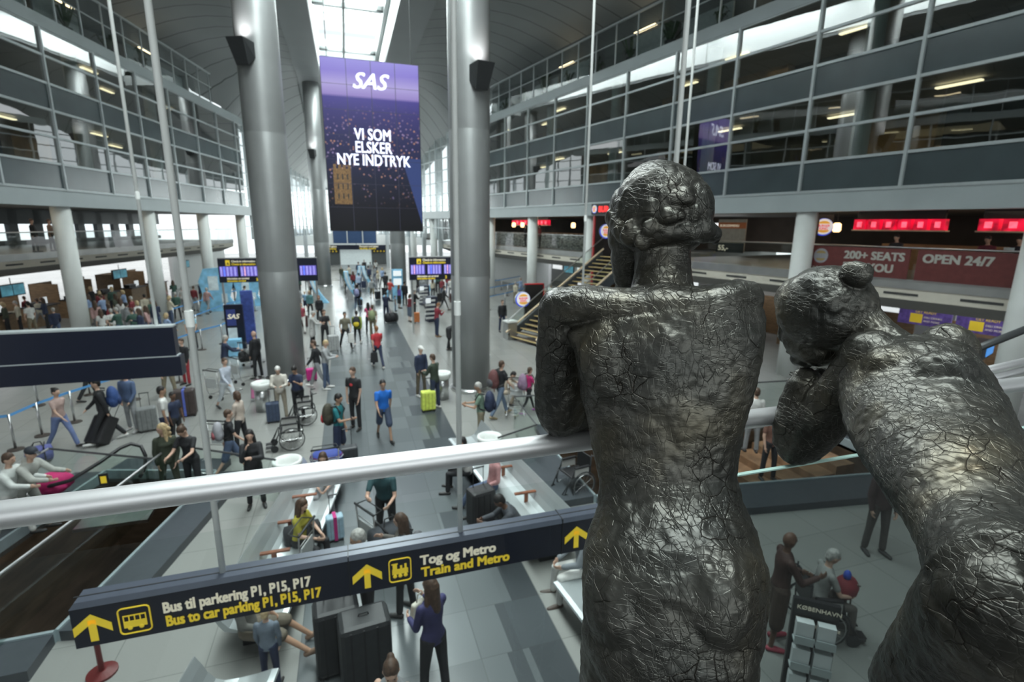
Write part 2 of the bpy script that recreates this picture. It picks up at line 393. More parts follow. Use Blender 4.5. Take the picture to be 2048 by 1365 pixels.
def plant(p, s, label, group):
    r = empty('potted_plant', p, 0, label, 'plant', group)
    b = MB()
    for k in range(16):
        a = random.uniform(0, 6.28); t = random.uniform(0.2, 0.75)*s; hh = random.uniform(0.3, 0.9)*s
        d = Vector((math.cos(a), math.sin(a), 0)); w = Vector((-d.y, d.x, 0))*0.05*s
        q0 = Vector((0,0,0.2)); q1 = d*t*0.6+Vector((0,0,0.2+hh)); q2 = d*t+Vector((0,0,0.2+hh*0.75))
        b.add([q0-w*0.4, q0+w*0.4, q1+w, q1-w, q2], [(0,1,2,3),(3,2,4)])
    b.build('foliage', M_leaf, r); c = MB(); c.cyl(0,0,0,0.25*s,0.16*s,12,r1=0.2*s); c.build('pot', M_dark, r)
for k in range(13): plant(FR(9.5+2.7*k, 0.6, 13.92), 0.9+0.5*((k*3) % 4)/3, 'green potted plant on the ledge of the right top gallery', 'plants along the right top gallery')
for k in range(3): plant(FL(30.5+3.0*k, 0.6, 13.92), 1.2, 'green potted plant on the ledge of the left top gallery', 'plants along the left top gallery')
# ------------------------------------------------------------------ clear glass walls beyond the office fronts, end wall
M_clear = glass('clear_glass', (0.92,0.96,0.96), 0.02, 0.0, 1.3)
def clearwall(F, side, y0, y1, zt):
    b = MB(); b.quad(F(y0,0.3,4.3), F(y1,0.3,4.3), F(y1,0.3,zt), F(y0,0.3,zt)); struct('window_tall_%s' % side, b, M_clear)
    b = MB(); u = y0
    while u <= y1: b.box(u-0.05, u+0.05, 0.22, 0.36, 4.3, zt, f=F); u += 1.62
    z = 5.4
    while z < zt: b.box(y0, y1, 0.24, 0.34, z-0.04, z+0.04, f=F); z += 1.08
    for u in np.arange(y0+0.2, y1, 4.86): b.box(u-0.16, u+0.16, 0.5, 0.9, 0, zt, f=F)
    struct('trim_tall_%s' % side, b, M_frame)
clearwall(FR, 'right', YF, 75.5, 13.8); clearwall(FL, 'left', YF, 76.5, 13.8)
b = MB()
for x in np.arange(-5.6, 6.4, 1.2): b.box(x-0.05, x+0.05, YE+0.5, YE+0.62, 4.3, 13)
for z in np.arange(5.2, 13, 1.1): b.box(-6, 7, YE+0.5, YE+0.6, z-0.04, z+0.04)
struct('trim_end_frame', b, M_frame)
b = MB(); b.quad((-8,YE+0.55,4.3),(8,YE+0.55,4.3),(8,YE+0.55,13.8),(-8,YE+0.55,13.8)); struct('window_end', b, M_clear)
# end wall low parts: white walls, navy windows, gates
M_whitewall = mat('white_wall', (0.78,0.80,0.79), 0.6, var=0.02)
b = MB()
b.box(-9, -1.8, YE, YE+0.4, 2.7, 4.4); b.box(4.1, 11, YE, YE+0.4, 2.7, 4.4); b.box(-1.8, 4.1, YE, YE+0.4, 2.55, 3.0); b.box(-1.8, 4.1, YE, YE+0.4, 4.75, 5.0)
struct('wall_end', b, M_whitewall)
b = MB(); b.box(-1.8, 4.1, YE+0.1, YE+0.3, 3.0, 4.75); struct('window_navy', b, mat('navy_window', (0.03,0.06,0.13), 0.2, emit=0.3))
b = MB()
for x in (-1.85, 0.1, 2.2, 4.15): b.box(x-0.06, x+0.06, YE-0.05, YE+0.1, 2.9, 4.8)
struct('trim_navy_window', b, M_white)
b = MB(); b.box(-3.1, -1.0, YE-0.3, YE, 0, 2.5); b.box(3.3, 5.6, YE-0.3, YE, 0, 2.5); struct('door_gate', b, mat('gate_dark', (0.08,0.09,0.09), 0.3))
b = MB(); b.quad((-1.0,YE-0.2,0),(3.3,YE-0.2,0),(3.3,YE-0.2,2.5),(-1.0,YE-0.2,2.5)); struct('window_frosted', b, mat('frosted_pane', (0.62,0.70,0.70), 0.5, emit=0.25))
# white curved mezzanine edge at the far corners
for s, xs in (('left', (-9.5,-3.2)), ('right', (5.7,11.5))):
    b = MB(); x0, x1 = xs; N = 10; ptsb = []
    for i in range(N+1):
        t = i/N; x = x0+(x1-x0)*t; ptsb.append((x, YE-6+5*(t if s == 'left' else 1-t)**1.5))
    for i in range(N):
        a, c = ptsb[i], ptsb[i+1]; b.hexa([(a[0],a[1],2.9),(c[0],c[1],2.9),(c[0],YE,2.9),(a[0],YE,2.9),(a[0],a[1],4.15),(c[0],c[1],4.15),(c[0],YE,4.15),(a[0],YE,4.15)])
    struct('trim_far_gallery_%s' % s, b, M_whitewall)
# ------------------------------------------------------------------ mezzanines
M_cream2 = mat('cream_fascia', (0.62,0.58,0.50), 0.6, var=0.03)
M_soff = mat('taupe_soffit', (0.26,0.255,0.24), 0.7, var=0.04)
M_vent = mat('vent_slot', (0.05,0.05,0.05), 0.7)
def mezz(F, side, off, y0, y1, depth):
    b = MB(); b.box(y0, y1, off+0.25, off+depth, 3.5, 4.05, f=F); struct('floor_mezzanine_%s' % side, b, mat('mezz_floor', (0.2,0.2,0.19), 0.4))
    b = MB(); b.box(y0, y1, off, off+0.25, 3.78, 4.1, f=F); struct('trim_steel_edge_%s' % side, b, mat('edge_steel', (0.42,0.42,0.41), 0.3, 0.7, var=0.1, scale=1.5))
    b = MB(); b.box(y0, y1, off+0.05, off+0.3, 3.42, 3.78, f=F); struct('trim_cream_%s' % side, b, M_cream2)
    b = MB(); b.hexa([F(y0,off+0.05,3.42),F(y1,off+0.05,3.42),F(y1,off+1.3,2.95),F(y0,off+1.3,2.95),F(y0,off+0.3,3.5),F(y1,off+0.3,3.5),F(y1,off+1.3,3.5),F(y0,off+1.3,3.5)])
    b.box(y0, y1, off+1.3, off+depth, 2.95, 3.5, f=F); struct('ceiling_ground_%s' % side, b, M_soff)
    b = MB()
    for k in range(int((y1-y0)/2.1)): b.box(y0+2.1*k+0.5, y0+2.1*k+1.5, off+0.03, off+0.06, 3.56, 3.64, f=F)
    struct('trim_vents_%s' % side, b, M_vent)
    g = empty('glass_balustrade', F((y0+y1)/2, off+0.05, 4.1), 0, 'glass balustrade with slim steel rail along the %s mezzanine edge' % side, 'railing')
    go = F((y0+y1)/2, off+0.05, 4.1)
    def loc(u, n, z): p = F(u, n, z); return (p[0]-go[0], p[1]-go[1], p[2]-go[2])
    b = MB(); b.quad(loc(y0,off+.05,4.1), loc(y1,off+.05,4.1), loc(y1,off+.05,5.1), loc(y0,off+.05,5.1)); b.build('pane', M_glassrail, g)
    b = MB(); b.tube([loc(y0,off+.05,5.12), loc(y1,off+.05,5.12)], 0.03, 8); b.build('rail', M_steel, g, smooth=True)
mezz(FR, 'right', 0.9, -12.0, 24.0, 16); mezz(FL, 'left', 4.4, 4.0, 56.0, 12)
mezz(lambda u, n, z: FR(u+27.2, n, z), 'right_far', 0.9, 0.0, 27.0, 16)
# back walls of the mezzanines and of the check-in halls under them
b = MB(); b.box(-12, 62, 15, 15.2, 4.05, 6.5, f=FR); b.box(58, 58.3, 1.0, 15.2, 4.05, 6.5, f=FR); struct('wall_shops_right', b, mat('shop_back', (0.07,0.055,0.045), 0.6, var=0.4, scale=0.5))
M_day = glass('outer_window', (0.85,0.9,0.92), 0.02, 0.0, 1.3)
b = MB()
for k in range(26): b.box(2+2.2*k, 2.75+2.2*k, 13.0, 13.3, 4.05, 6.45, f=FL)
b.box(2, 60, 13.0, 13.25, 5.45, 6.45, f=FL); b.box(2, 60, 13.0, 13.25, 4.05, 4.35, f=FL)
struct('trim_outer_left', b, mat('dark_mullion', (0.05,0.055,0.06), 0.5))
b = MB(); b.quad(FL(2,13.15,4.05), FL(60,13.15,4.05), FL(60,13.15,6.4), FL(2,13.15,6.4)); struct('window_outer_left', b, M_day)
b = MB(); b.box(2, 60, 13.2, 13.4, 2.2, 3.0, f=FL); b.box(49.5, 60, 7.0, 7.3, 0, 3.0, f=FL); struct('wall_checkin_left', b, M_whitewall)
b = MB(); b.box(-12, 60, 12, 12.3, 2.35, 3.0, f=FR); b.box(41.5, 60, 6.4, 6.7, 0, 3.0, f=FR); b.box(-12, 60, 12, 12.3, 0.0, 1.2, f=FR); struct('wall_checkin_right', b, M_whitewall)
b = MB()
for k in range(16): b.box(-12+4.4*k, -9.8+4.4*k, 12, 12.3, 1.2, 2.35, f=FR)
struct('wall_checkin_right_piers', b, M_whitewall)
# apron outside the left windows with parked vehicles' pale bulk
b = MB(); b.box(-80, -34, -20, 90, -0.2, 0.0); struct('floor_apron', b, mat('apron', (0.35,0.36,0.36), 0.9))
# ------------------------------------------------------------------ roof, beams, skylight
def ceil_mat():
    m = bpy.data.materials.new('ribbed_ceiling'); m.use_nodes = True; t = m.node_tree; b = t.nodes['Principled BSDF']; L = t.links.new
    tcn = t.nodes.new('ShaderNodeTexCoord'); sp = t.nodes.new('ShaderNodeSeparateXYZ'); L(tcn.outputs['Object'], sp.inputs[0])
    a = t.nodes.new('ShaderNodeMath'); a.operation = 'DIVIDE'; L(sp.outputs['Y'], a.inputs[0]); a.inputs[1].default_value = 1.55
    f = t.nodes.new('ShaderNodeMath'); f.operation = 'FRACT'; L(a.outputs[0], f.inputs[0])
    g = t.nodes.new('ShaderNodeMath'); g.operation = 'LESS_THAN'; L(f.outputs[0], g.inputs[0]); g.inputs[1].default_value = 0.045
    n = t.nodes.new('ShaderNodeTexNoise'); n.inputs['Scale'].default_value = 0.4; L(tcn.outputs['Object'], n.inputs['Vector'])
    r = t.nodes.new('ShaderNodeValToRGB'); r.color_ramp.elements[0].color = (0.235,0.25,0.25,1); r.color_ramp.elements[1].color = (0.30,0.315,0.315,1); L(n.outputs['Fac'], r.inputs['Fac'])
    x = t.nodes.new('ShaderNodeMixRGB'); L(g.outputs[0], x.inputs[0]); L(r.outputs[0], x.inputs[1]); x.inputs[2].default_value = (0.07,0.075,0.075,1)
    L(x.outputs[0], b.inputs['Base Color']); b.inputs['Roughness'].default_value = 0.55
    return m
M_ceil = ceil_mat()
def side_z(Y):
    return float(np.interp(Y, [-20, 38, 44, 48.5, 57, 68, 80], [16.6, 16.6, 15.9, 14.0, 11.4, 10.4, 9.9]))
def beam_z(Y):
    return float(np.interp(Y, [-20, 50, 56, 64, 72, 80], [17.7, 17.7, 16.2, 13.2, 11.4, 10.6]))
def roof(F, xe, side):
    b = MB(); N = 60; K = 8; g = []
    for i in range(N+1):
        Y = -18+98*i/N; row = []
        o = F(Y, 0.9 if Y > 47 else 2.2, 0)
        for k in range(K+1):
            t = k/K; x = xe+(o[0]-xe)*t; y = Y+(o[1]-Y)*t
            z = beam_z(Y)+(side_z(Y)-beam_z(Y))*t + 0.9*math.sin(math.pi*t)*(1 if Y < 50 else max(0, 1-(Y-50)/12))
            row.append((x, y, z))
        g.append(row)
    vs = [p for r in g for p in r]; fs = []
    for i in range(N):
        for k in range(K): a = i*(K+1)+k; fs.append((a, a+1, a+K+2, a+K+1))
    b.add(vs, fs); struct('ceiling_roof_%s' % side, b, M_ceil, smooth=True)
roof(FL, -3.05, 'left'); roof(FR, 5.35, 'right')
M_beam = mat('beam_grey', (0.20,0.215,0.22), 0.5, var=0.05, scale=0.5)
for s, x0, x1 in (('left', -3.1, -1.3), ('right', 3.5, 5.4)):
    b = MB(); N = 50
    for i in range(N):
        Y0, Y1 = -18+98*i/N, -18+98*(i+1)/N; za, zb = beam_z(Y0)-0.2, beam_z(Y1)-0.2
        b.hexa([(x0,Y0,za),(x1,Y0,za),(x1,Y1,zb),(x0,Y1,zb),(x0,Y0,za+2.6),(x1,Y0,za+2.6),(x1,Y1,zb+2.6),(x0,Y1,zb+2.6)])
    struct('ceiling_beam_%s' % s, b, M_beam)
b = MB()
b.box(-1.3, 3.5, 51, 51.3, 17.0, 20.2)
N = 20
for i in range(N):
    Y0, Y1 = 51+29*i/N, 51+29*(i+1)/N; za, zb = beam_z(Y0)+0.3, beam_z(Y1)+0.3
    b.hexa([(-1.3,Y0,za),(3.5,Y0,za),(3.5,Y1,zb),(-1.3,Y1,zb),(-1.3,Y0,za+.3),(3.5,Y0,za+.3),(3.5,Y1,zb+.3),(-1.3,Y1,zb+.3)])
struct('ceiling_far', b, M_ceil)
M_bar = mat('skylight_bar', (0.12,0.13,0.13), 0.5); M_sw = mat('skylight_white', (0.80,0.83,0.83), 0.6, var=0.02)
b = MB()
for Y in (-6.5, 2.4, 11.6, 20.7, 29.8, 38.9, 48.2): b.box(-1.3, 3.5, Y-0.10, Y+0.10, 19.45, 19.75)
b.box(0.58, 0.74, -15, 51, 19.45, 19.7); b.box(3.16, 3.42, -15, 51, 19.2, 19.7)
struct('trim_skylight_bars', b, M_bar)
b = MB()
for Y in (2.4, 11.6, 20.7, 29.8, 38.9, 48.2):
    for x0, x1 in ((-1.3, -0.6), (2.75, 3.45)): b.box(x0, x1, Y-0.9, Y-0.1, 19.55, 19.7)
b.box(-1.42, -1.26, -15, 51, 17.7, 20.5); b.box(3.46, 3.6, -15, 51, 17.7, 20.5); b.box(-1.3, 3.5, -15.3, -15, 17.4, 20.5)
struct('trim_skylight_white', b, M_sw)
b = MB(); b.quad((-1.3,-15,19.8),(3.5,-15,19.8),(3.5,51,19.8),(-1.3,51,19.8)); struct('window_skylight', b, M_clear)
# wall closing the hall behind the photographer
b = MB(); b.box(-22, 26, -18.4, -18, 0, 5); b.box(-22, 26, -18.4, -18, 15, 20); b.box(-22, -12, -18.4, -18, 5, 15); b.box(15, 26, -18.4, -18, 5, 15); struct('wall_rear', b, M_room)
b = MB(); b.quad((-12,-18.2,5),(15,-18.2,5),(15,-18.2,15),(-12,-18.2,15)); struct('window_rear_fill', b, M_clear)  # unseen glazed opening, added with its bars to go with the rear fill
b = MB()
for x in np.arange(-12, 15.1, 1.8): b.box(x-.05, x+.05, -18.15, -18.0, 5, 15)
for z in np.arange(5, 15.1, 2.0): b.box(-12, 15, -18.15, -18.0, z-.05, z+.05)
struct('trim_rear', b, M_frame)
# ------------------------------------------------------------------ columns
M_colm = mat('column_metal_paint', (0.29,0.30,0.30), 0.42, 0.45, var=0.05, scale=1.2)
def big_column(x, y, label, lampz, lampa):
    r = empty('steel_column', (x, y, 0), 0, label, 'column')
    top = beam_z(y)-0.2
    b = MB(); b.lathe(0, 0, [(0.66,0.14),(0.66,4.0),(0.655,4.02),(0.655,4.05),(0.66,4.07),(0.66,8.6),(0.655,8.62),(0.66,8.66),(0.66,13.0),(0.655,13.02),(0.66,13.06),(0.66,top)], 48)
    b.build('shaft', M_colm, r, smooth=True)
    b = MB(); b.lathe(0, 0, [(0.74,0),(0.74,0.10),(0.70,0.14),(0.66,0.16)], 48); b.build('base_ring', M_steel, r, smooth=False)
    b = MB(); b.cyl(0.0, -0.0, 0, 0, 0.01) if 0 else None
    for z, a in zip(lampz, lampa):
        d = Vector((math.cos(a), math.sin(a), 0)); w = Vector((-d.y, d.x, 0)); p = d*0.62+Vector((0,0,z)); bb = MB()
        q = [p-w*0.28-Vector((0,0,0.15)), p+w*0.28-Vector((0,0,0.15)), p+w*0.2+d*0.28-Vector((0,0,0.42)), p-w*0.2+d*0.28-Vector((0,0,0.42)),
             p-w*0.28+Vector((0,0,0.3)), p+w*0.28+Vector((0,0,0.3)), p+w*0.28+d*0.6+Vector((0,0,0.3)), p-w*0.28+d*0.6+Vector((0,0,0.3))]
        bb.hexa(q); bb.build('uplight_box', M_dark, r)
        sl = bpy.data.lights.new('uplight', 'SPOT'); sl.energy = 130; sl.spot_size = 1.9; sl.spot_blend = 0.8; sl.shadow_soft_size = 0.12; so = bpy.data.objects.new('uplight', sl); C.objects.link(so); so.parent = r
        so.location = p+d*0.42+Vector((0,0,.36)); so.rotation_euler = (-d*0.55+Vector((0,0,1))).to_track_quat('-Z','Y').to_euler()
    return r
big_column(-2.42, 20.1, 'huge grey metal column standing left of the big hanging screen, nearest one on the left', (10.95,), (-2.0,))
big_column(3.95, 17.05, 'huge grey metal column right of the hanging screen, with a thin white pole beside it', (10.1,), (-1.35,))
big_column(-2.2, 50.4, 'grey metal column behind the nearest left column, just left of the hanging screen', (11.6,), (-1.8,))
big_column(4.3, 47.0, 'grey metal column mostly hidden behind the hanging screen, blue kiosk at its foot', (12.0,), (-1.6,))
for F, s, us in ((FL,'left',(27.9,34.5,41.1,47.7,54.3,8.0,14.6,21.3)), (FR,'right',(8.9,15.3,21.7,28.2,34.7,41.2,47.7,54.2,60.7))):
    for u in us:
        p = F(u, 0.45, 0); b = MB(); b.cyl(0,0,0,6.35,0.36,28)
        nm = {('left',27.9):'white round column at far left, with check-in counters behind it, nearest of its row in view',('left',34.5):'white round column second from left in the left row, between two thin poles',
          ('left',41.1):'white round column third from left in the left row',('left',47.7):'white round column next to the nearest grey metal column on its left',
          ('right',8.9):'white round column at the right edge of the photo beside the blue screen',('right',15.3):'white round column between the two bronze statues',
          ('right',28.2):'white round column beside the black and red sign panel left of the tall statue head',('right',34.7):'white round column behind the stair foot, right of the round burger sign',
          ('right',41.2):'white round column just right of the grey metal column with the thin pole',('right',47.7):'white round column seen above the right flight board'}.get((s,u), 'white round column in the %s row' % s)
        o = b.build('white_column', M_white, loc=p, smooth=False); tag(o, nm, 'column', None if (s,u) in ((FL,0),) else 'white columns of the %s row' % s)
        for pl in o.data.polygons: pl.use_smooth = len(pl.vertices) == 4
# downlights in the mezzanine soffit
M_dl = mat('downlight_glow', (1.0,0.82,0.55), 0.5, emit=14.0, var=0)
for F, s, n0, us in ((FR,'right',1.0,[5.5+3.25*k for k in range(13)]), (FL,'left',1.0,[20.5+3.25*k for k in range(10)])):
    for u in us:
        b = MB(); b.cyl(0,0,-0.03,0,0.11,16); tag(b.build('downlight', M_dl, loc=F(u,n0,6.44)), 'small round warm downlight in the soffit above the %s mezzanine' % s, 'lamp', 'downlights above the %s mezzanine' % s)
for u in (8, 18, 28, 40): area('mezz_light_right', FR(u,5,6.3), (5,7), 75, (1,0.78,0.55))
for u in (20, 35): area('mezz_light_left', FL(u,7,6.3), (5,7), 60, (1,0.85,0.7))
for u in (10, 24, 38): area('checkin_light_right', FR(u,6,2.9), (5,8), 140, (0.9,0.95,1))
for u in (18, 32, 46): area('checkin_light_left', FL(u,8,2.9), (5,8), 90, (0.95,0.97,1))
for u in (18, 34): 
    area('office_light_right', FR(u,3.5,10.1), (4,8), 40, (1,0.8,0.5)); area('office_light_left', FL(u,3.5,10.1), (4,8), 40, (1,0.8,0.5))
    area('office_top_light_right', FR(u,3.5,13.3), (4,8), 40, (1,0.8,0.5)); area('office_top_light_left', FL(u,3.5,13.3), (4,8), 40, (1,0.8,0.5))
# ------------------------------------------------------------------ bronze statues at the rail
def bronze():
    m = bpy.data.materials.new('bronze'); m.use_nodes = True; t = m.node_tree; b = t.nodes['Principled BSDF']; L = t.links.new
    tcn = t.nodes.new('ShaderNodeTexCoord'); O = tcn.outputs['Object']
    def noise(sc, det=4, vec=None, dist=0):
        n = t.nodes.new('ShaderNodeTexNoise'); n.inputs['Scale'].default_value = sc; n.inputs['Detail'].default_value = det; n.inputs['Distortion'].default_value = dist
        L(vec or O, n.inputs['Vector']); return n.outputs['Fac']
    def mapped(sc, rot=(0,0,0)):
        mp = t.nodes.new('ShaderNodeMapping'); mp.inputs['Scale'].default_value = sc; mp.inputs['Rotation'].default_value = rot; L(O, mp.inputs['Vector']); return mp.outputs['Vector']
    def ramp(src, stops):
        r = t.nodes.new('ShaderNodeValToRGB'); L(src, r.inputs['Fac'])
        while len(r.color_ramp.elements) < len(stops): r.color_ramp.elements.new(0.5)
        for e, (p, c) in zip(r.color_ramp.elements, stops): e.position = p; e.color = c+(1,) if len(c) == 3 else c
        return r.outputs['Color']
    # warped coordinates for the clay patches
    wn = t.nodes.new('ShaderNodeTexNoise'); wn.inputs['Scale'].default_value = 14; L(O, wn.inputs['Vector'])
    va = t.nodes.new('ShaderNodeVectorMath'); va.operation = 'MULTIPLY_ADD'; L(wn.outputs['Color'], va.inputs[0]); va.inputs[1].default_value = (0.035,)*3; L(O, va.inputs[2])
    def voro(sc, feat='DISTANCE_TO_EDGE', vec=None):
        v = t.nodes.new('ShaderNodeTexVoronoi'); v.feature = feat; v.inputs['Scale'].default_value = sc; L(vec or va.outputs[0], v.inputs['Vector']); return v.outputs['Distance']
    e1 = ramp(voro(24), [(0.0,(0,0,0)),(0.018,(0.75,)*3),(0.07,(1,1,1))])
    g1 = ramp(noise(7, 2), [(0.50,(0,0,0)),(0.60,(1,1,1))])
    def m2(op, a, bb):
        n = t.nodes.new('ShaderNodeMath'); n.operation = op
        for i, v in enumerate((a, bb)):
            if isinstance(v, (int, float)): n.inputs[i].default_value = v
            else: L(v, n.inputs[i])
        return n.outputs[0]
    def mixf(f, a, bb):
        n = t.nodes.new('ShaderNodeMixRGB'); L(f, n.inputs[0])
        for i, v in ((1, a), (2, bb)):
            if isinstance(v, tuple): n.inputs[i].default_value = v+(1,)
            else: L(v, n.inputs[i])
        return n.outputs[0]
    # tool strokes: thin broken grooves in two directions
    def strokes(sc, rot, thr):
        v = voro(1.0, 'DISTANCE_TO_EDGE', mapped(sc, rot)); line = ramp(v, [(0.0,(0,0,0)),(0.05,(1,1,1))])
        mask = ramp(noise(13, 2, mapped((1,1,1), rot)), [(thr,(1,1,1)),(thr+.05,(0,0,0))])
        return m2('MAXIMUM', line, mask)
    s1 = strokes((95,16,34), (0.5,0.35,0.4), 0.50); s2 = strokes((30,44,120), (0.25,-0.7,0.2), 0.46); s3 = strokes((60,60,22), (-0.4,0.5,0.9), 0.44)
    fine = noise(1.0, 4, mapped((60,60,240),(0.2,0.5,0)))
    vc = t.nodes.new('ShaderNodeTexVoronoi'); vc.inputs['Scale'].default_value = 24; L(va.outputs[0], vc.inputs['Vector'])
    sepc = t.nodes.new('ShaderNodeSeparateColor'); L(vc.outputs['Color'], sepc.inputs[0])
    cr1 = mixf(g1, (1,1,1), e1)
    h = m2('ADD', m2('MULTIPLY', cr1, 0.55), m2('MULTIPLY', m2('MULTIPLY', sepc.outputs[0], g1), 0.75))
    h = m2('ADD', h, m2('ADD', m2('MULTIPLY', s1, 0.22), m2('ADD', m2('MULTIPLY', s2, 0.22), m2('MULTIPLY', s3, 0.13))))
    h = m2('ADD', h, m2('ADD', m2('MULTIPLY', fine, 0.16), m2('MULTIPLY', noise(30, 4), 0.9)))
    bp = t.nodes.new('ShaderNodeBump'); bp.inputs['Strength'].default_value = 0.9; bp.inputs['Distance'].default_value = 0.0030; L(h, bp.inputs['Height']); L(bp.outputs['Normal'], b.inputs['Normal'])
    base = ramp(noise(5, 5), [(0.33,(0.046,0.047,0.043)),(0.52,(0.071,0.069,0.060)),(0.66,(0.095,0.086,0.064)),(0.76,(0.19,0.14,0.08))])
    base = mixf(m2('MULTIPLY', m2('SUBTRACT', 1.0, e1), g1), base, (0.02,0.016,0.012))
    L(base, b.inputs['Base Color']); b.inputs['Metallic'].default_value = 0.75
    L(m2('ADD', 0.27, m2('MULTIPLY', noise(22, 4), 0.22)), b.inputs['Roughness']); b.inputs['Specular IOR Level'].default_value = 0.6
    return m
M_bronze = bronze()
HN = [None, 1.0]
def aim(px):
    r = ray(px, 700); h = Vector((r.x, r.y, 0)).normalized(); HN[0] = h; HN[1] = 1/h.y
def at_h(px, py, Y):     # on the upright plane square to the figure's own axis
    r = ray(px, py); D = Y*HN[1]; return EYEV+r*(D/r.dot(HN[0]))
def limb(b, pts, n=20, mi=0):
    """pts: px, py, world Y, half width across the picture in px, half thickness in m"""
    P = [at_h(p[0], p[1], p[2]) for p in pts]; rs = []
    for i, p in enumerate(P):
        tg = (P[min(i+1, len(P)-1)]-P[max(i-1, 0)]).normalized(); vd = (p-EYEV).normalized()
        u = tg.cross(vd).normalized(); w = u.cross(tg).normalized()
        dep = (p-EYEV).dot(_fw); hw = pts[i][3]*dep/F_PX; hd = pts[i][4]
        rs.append([p+u*math.cos(2*math.pi*k/n)*hw+w*math.sin(2*math.pi*k/n)*hd for k in range(n)])
    # rounded ends
    def endr(r, p, q, s):
        d = (p-q); d.normalize(); rad = (r[0]-p).length; rad2 = (r[n//4]-p).length; rr = min(rad, rad2)*s
        return [[p+(x-p)*0.72+d*rr*0.6 for x in r], [p+(x-p)*0.3+d*rr*0.9 for x in r]]
    a = endr(rs[0], P[0], P[1], 1); z = endr(rs[-1], P[-1], P[-2], 1)
    b.rings([a[1], a[0]]+rs+z, True, mi)
def blob(b, px, py, Y, rx, ry, rd, n=16, m=10, tilt=0):
    p = at_h(px, py, Y); dep = (p-EYEV).dot(_fw); s = dep/F_PX
    vd = (p-EYEV).normalized(); u = vd.cross(Vector((0,0,1))).normalized(); w = u.cross(vd).normalized()
    if tilt: u, w = u*math.cos(tilt)+w*math.sin(tilt), w*math.cos(tilt)-u*math.sin(tilt)
    rot = Matrix((u, vd, w)).transposed(); b.ell(p, (rx*s, rd, ry*s), 0, n, m, rot)
def disp(o, kinds):
    for i, (ty, size, st) in enumerate(kinds):
        tx = bpy.data.textures.new('relief', ty); tx.noise_scale = size
        if ty == 'VORONOI': tx.distance_metric = 'DISTANCE'; tx.weight_1 = -1.0; tx.weight_2 = 1.0; tx.noise_intensity = 1.0
        d = o.modifiers.new('d%d' % i, 'DISPLACE'); d.texture = tx; d.strength = st; d.mid_level = 0.5 if ty == 'CLOUDS' else 0.25; d.texture_coords = 'GLOBAL'
def foot(b, a, toe):      # ankle point, toe direction
    d = Vector(toe).normalized(); a = Vector(a)
    b.cap(a-d*0.03+Vector((0,0,-0.045)), a+d*0.09+Vector((0,0,-0.05)), 0.036, 0.038); b.cap(a+d*0.09+Vector((0,0,-0.052)), a+d*0.16+Vector((0,0,-0.062)), 0.038, 0.028)
def hand_chain(b, wrist, d, side, curl=0.4, s=1.0):
    """palm, four fingers and a thumb, separate chains"""
    w = Vector(wrist); d = Vector(d).normalized(); sd = Vector(side).normalized(); up = sd.cross(d).normalized()
    b.cap(w, w+d*0.05*s, 0.026*s, 0.03*s); b.cap(w+d*0.03*s-sd*0.015*s, w+d*0.075*s-sd*0.022*s, 0.018*s, 0.014*s); b.cap(w+d*0.03*s+sd*0.015*s, w+d*0.075*s+sd*0.022*s, 0.018*s, 0.014*s)
    for k, ln in enumerate((0.070, 0.080, 0.074, 0.058)):
        p = w+d*0.082*s+sd*(-0.030+0.020*k)*s; dd = d.copy(); r = 0.0088*s
        for j in range(3):
            dd = (dd*math.cos(curl*(0.5+0.4*j))-up*math.sin(curl*(0.5+0.4*j))).normalized(); q = p+dd*ln*(0.45,0.32,0.25)[j]*s
            b.cap(p, q, r, r*0.9, 8); p = q; r *= 0.92
    p = w+d*0.02*s-sd*0.028*s; t1 = (d*0.7-sd*0.7).normalized(); q = p+t1*0.04*s; b.cap(p, q, 0.012*s, 0.0105*s, 8); b.cap(q, q+(d*0.9-sd*0.2-up*0.3).normalized()*0.032*s, 0.0105*s, 0.008*s, 8)
ZB = 4.05
def dabs(b, centre, rad, n, r0, r1, th, seed, zmin=-0.2, lift=0.0):
    """flat pressed pats of clay lying on an ellipsoid"""
    R = random.Random(seed); c = Vector(centre)
    for k in range(n):
        z = R.uniform(zmin, 1); a = R.uniform(0, 6.283); s = math.sqrt(1-z*z); nrm = Vector((s*math.cos(a), s*math.sin(a), z))
        p = c+Vector((nrm.x*rad[0], nrm.y*rad[1], nrm.z*rad[2])); g = Vector((nrm.x/rad[0], nrm.y/rad[1], nrm.z/rad[2])).normalized()
        g = (g+Vector((R.uniform(-.25,.25), R.uniform(-.25,.25), R.uniform(-.25,.25)))).normalized()
        u = g.orthogonal().normalized(); u.rotate(Matrix.Rotation(R.uniform(0, 6.28), 3, g)); w = g.cross(u); r = R.uniform(r0, r1)
        b.ell(p+g*(lift-th*0.35), (r, r*R.uniform(.55,.9), th), 0, 10, 6, Matrix((u, w, g)).transposed())
ZB = 4.05
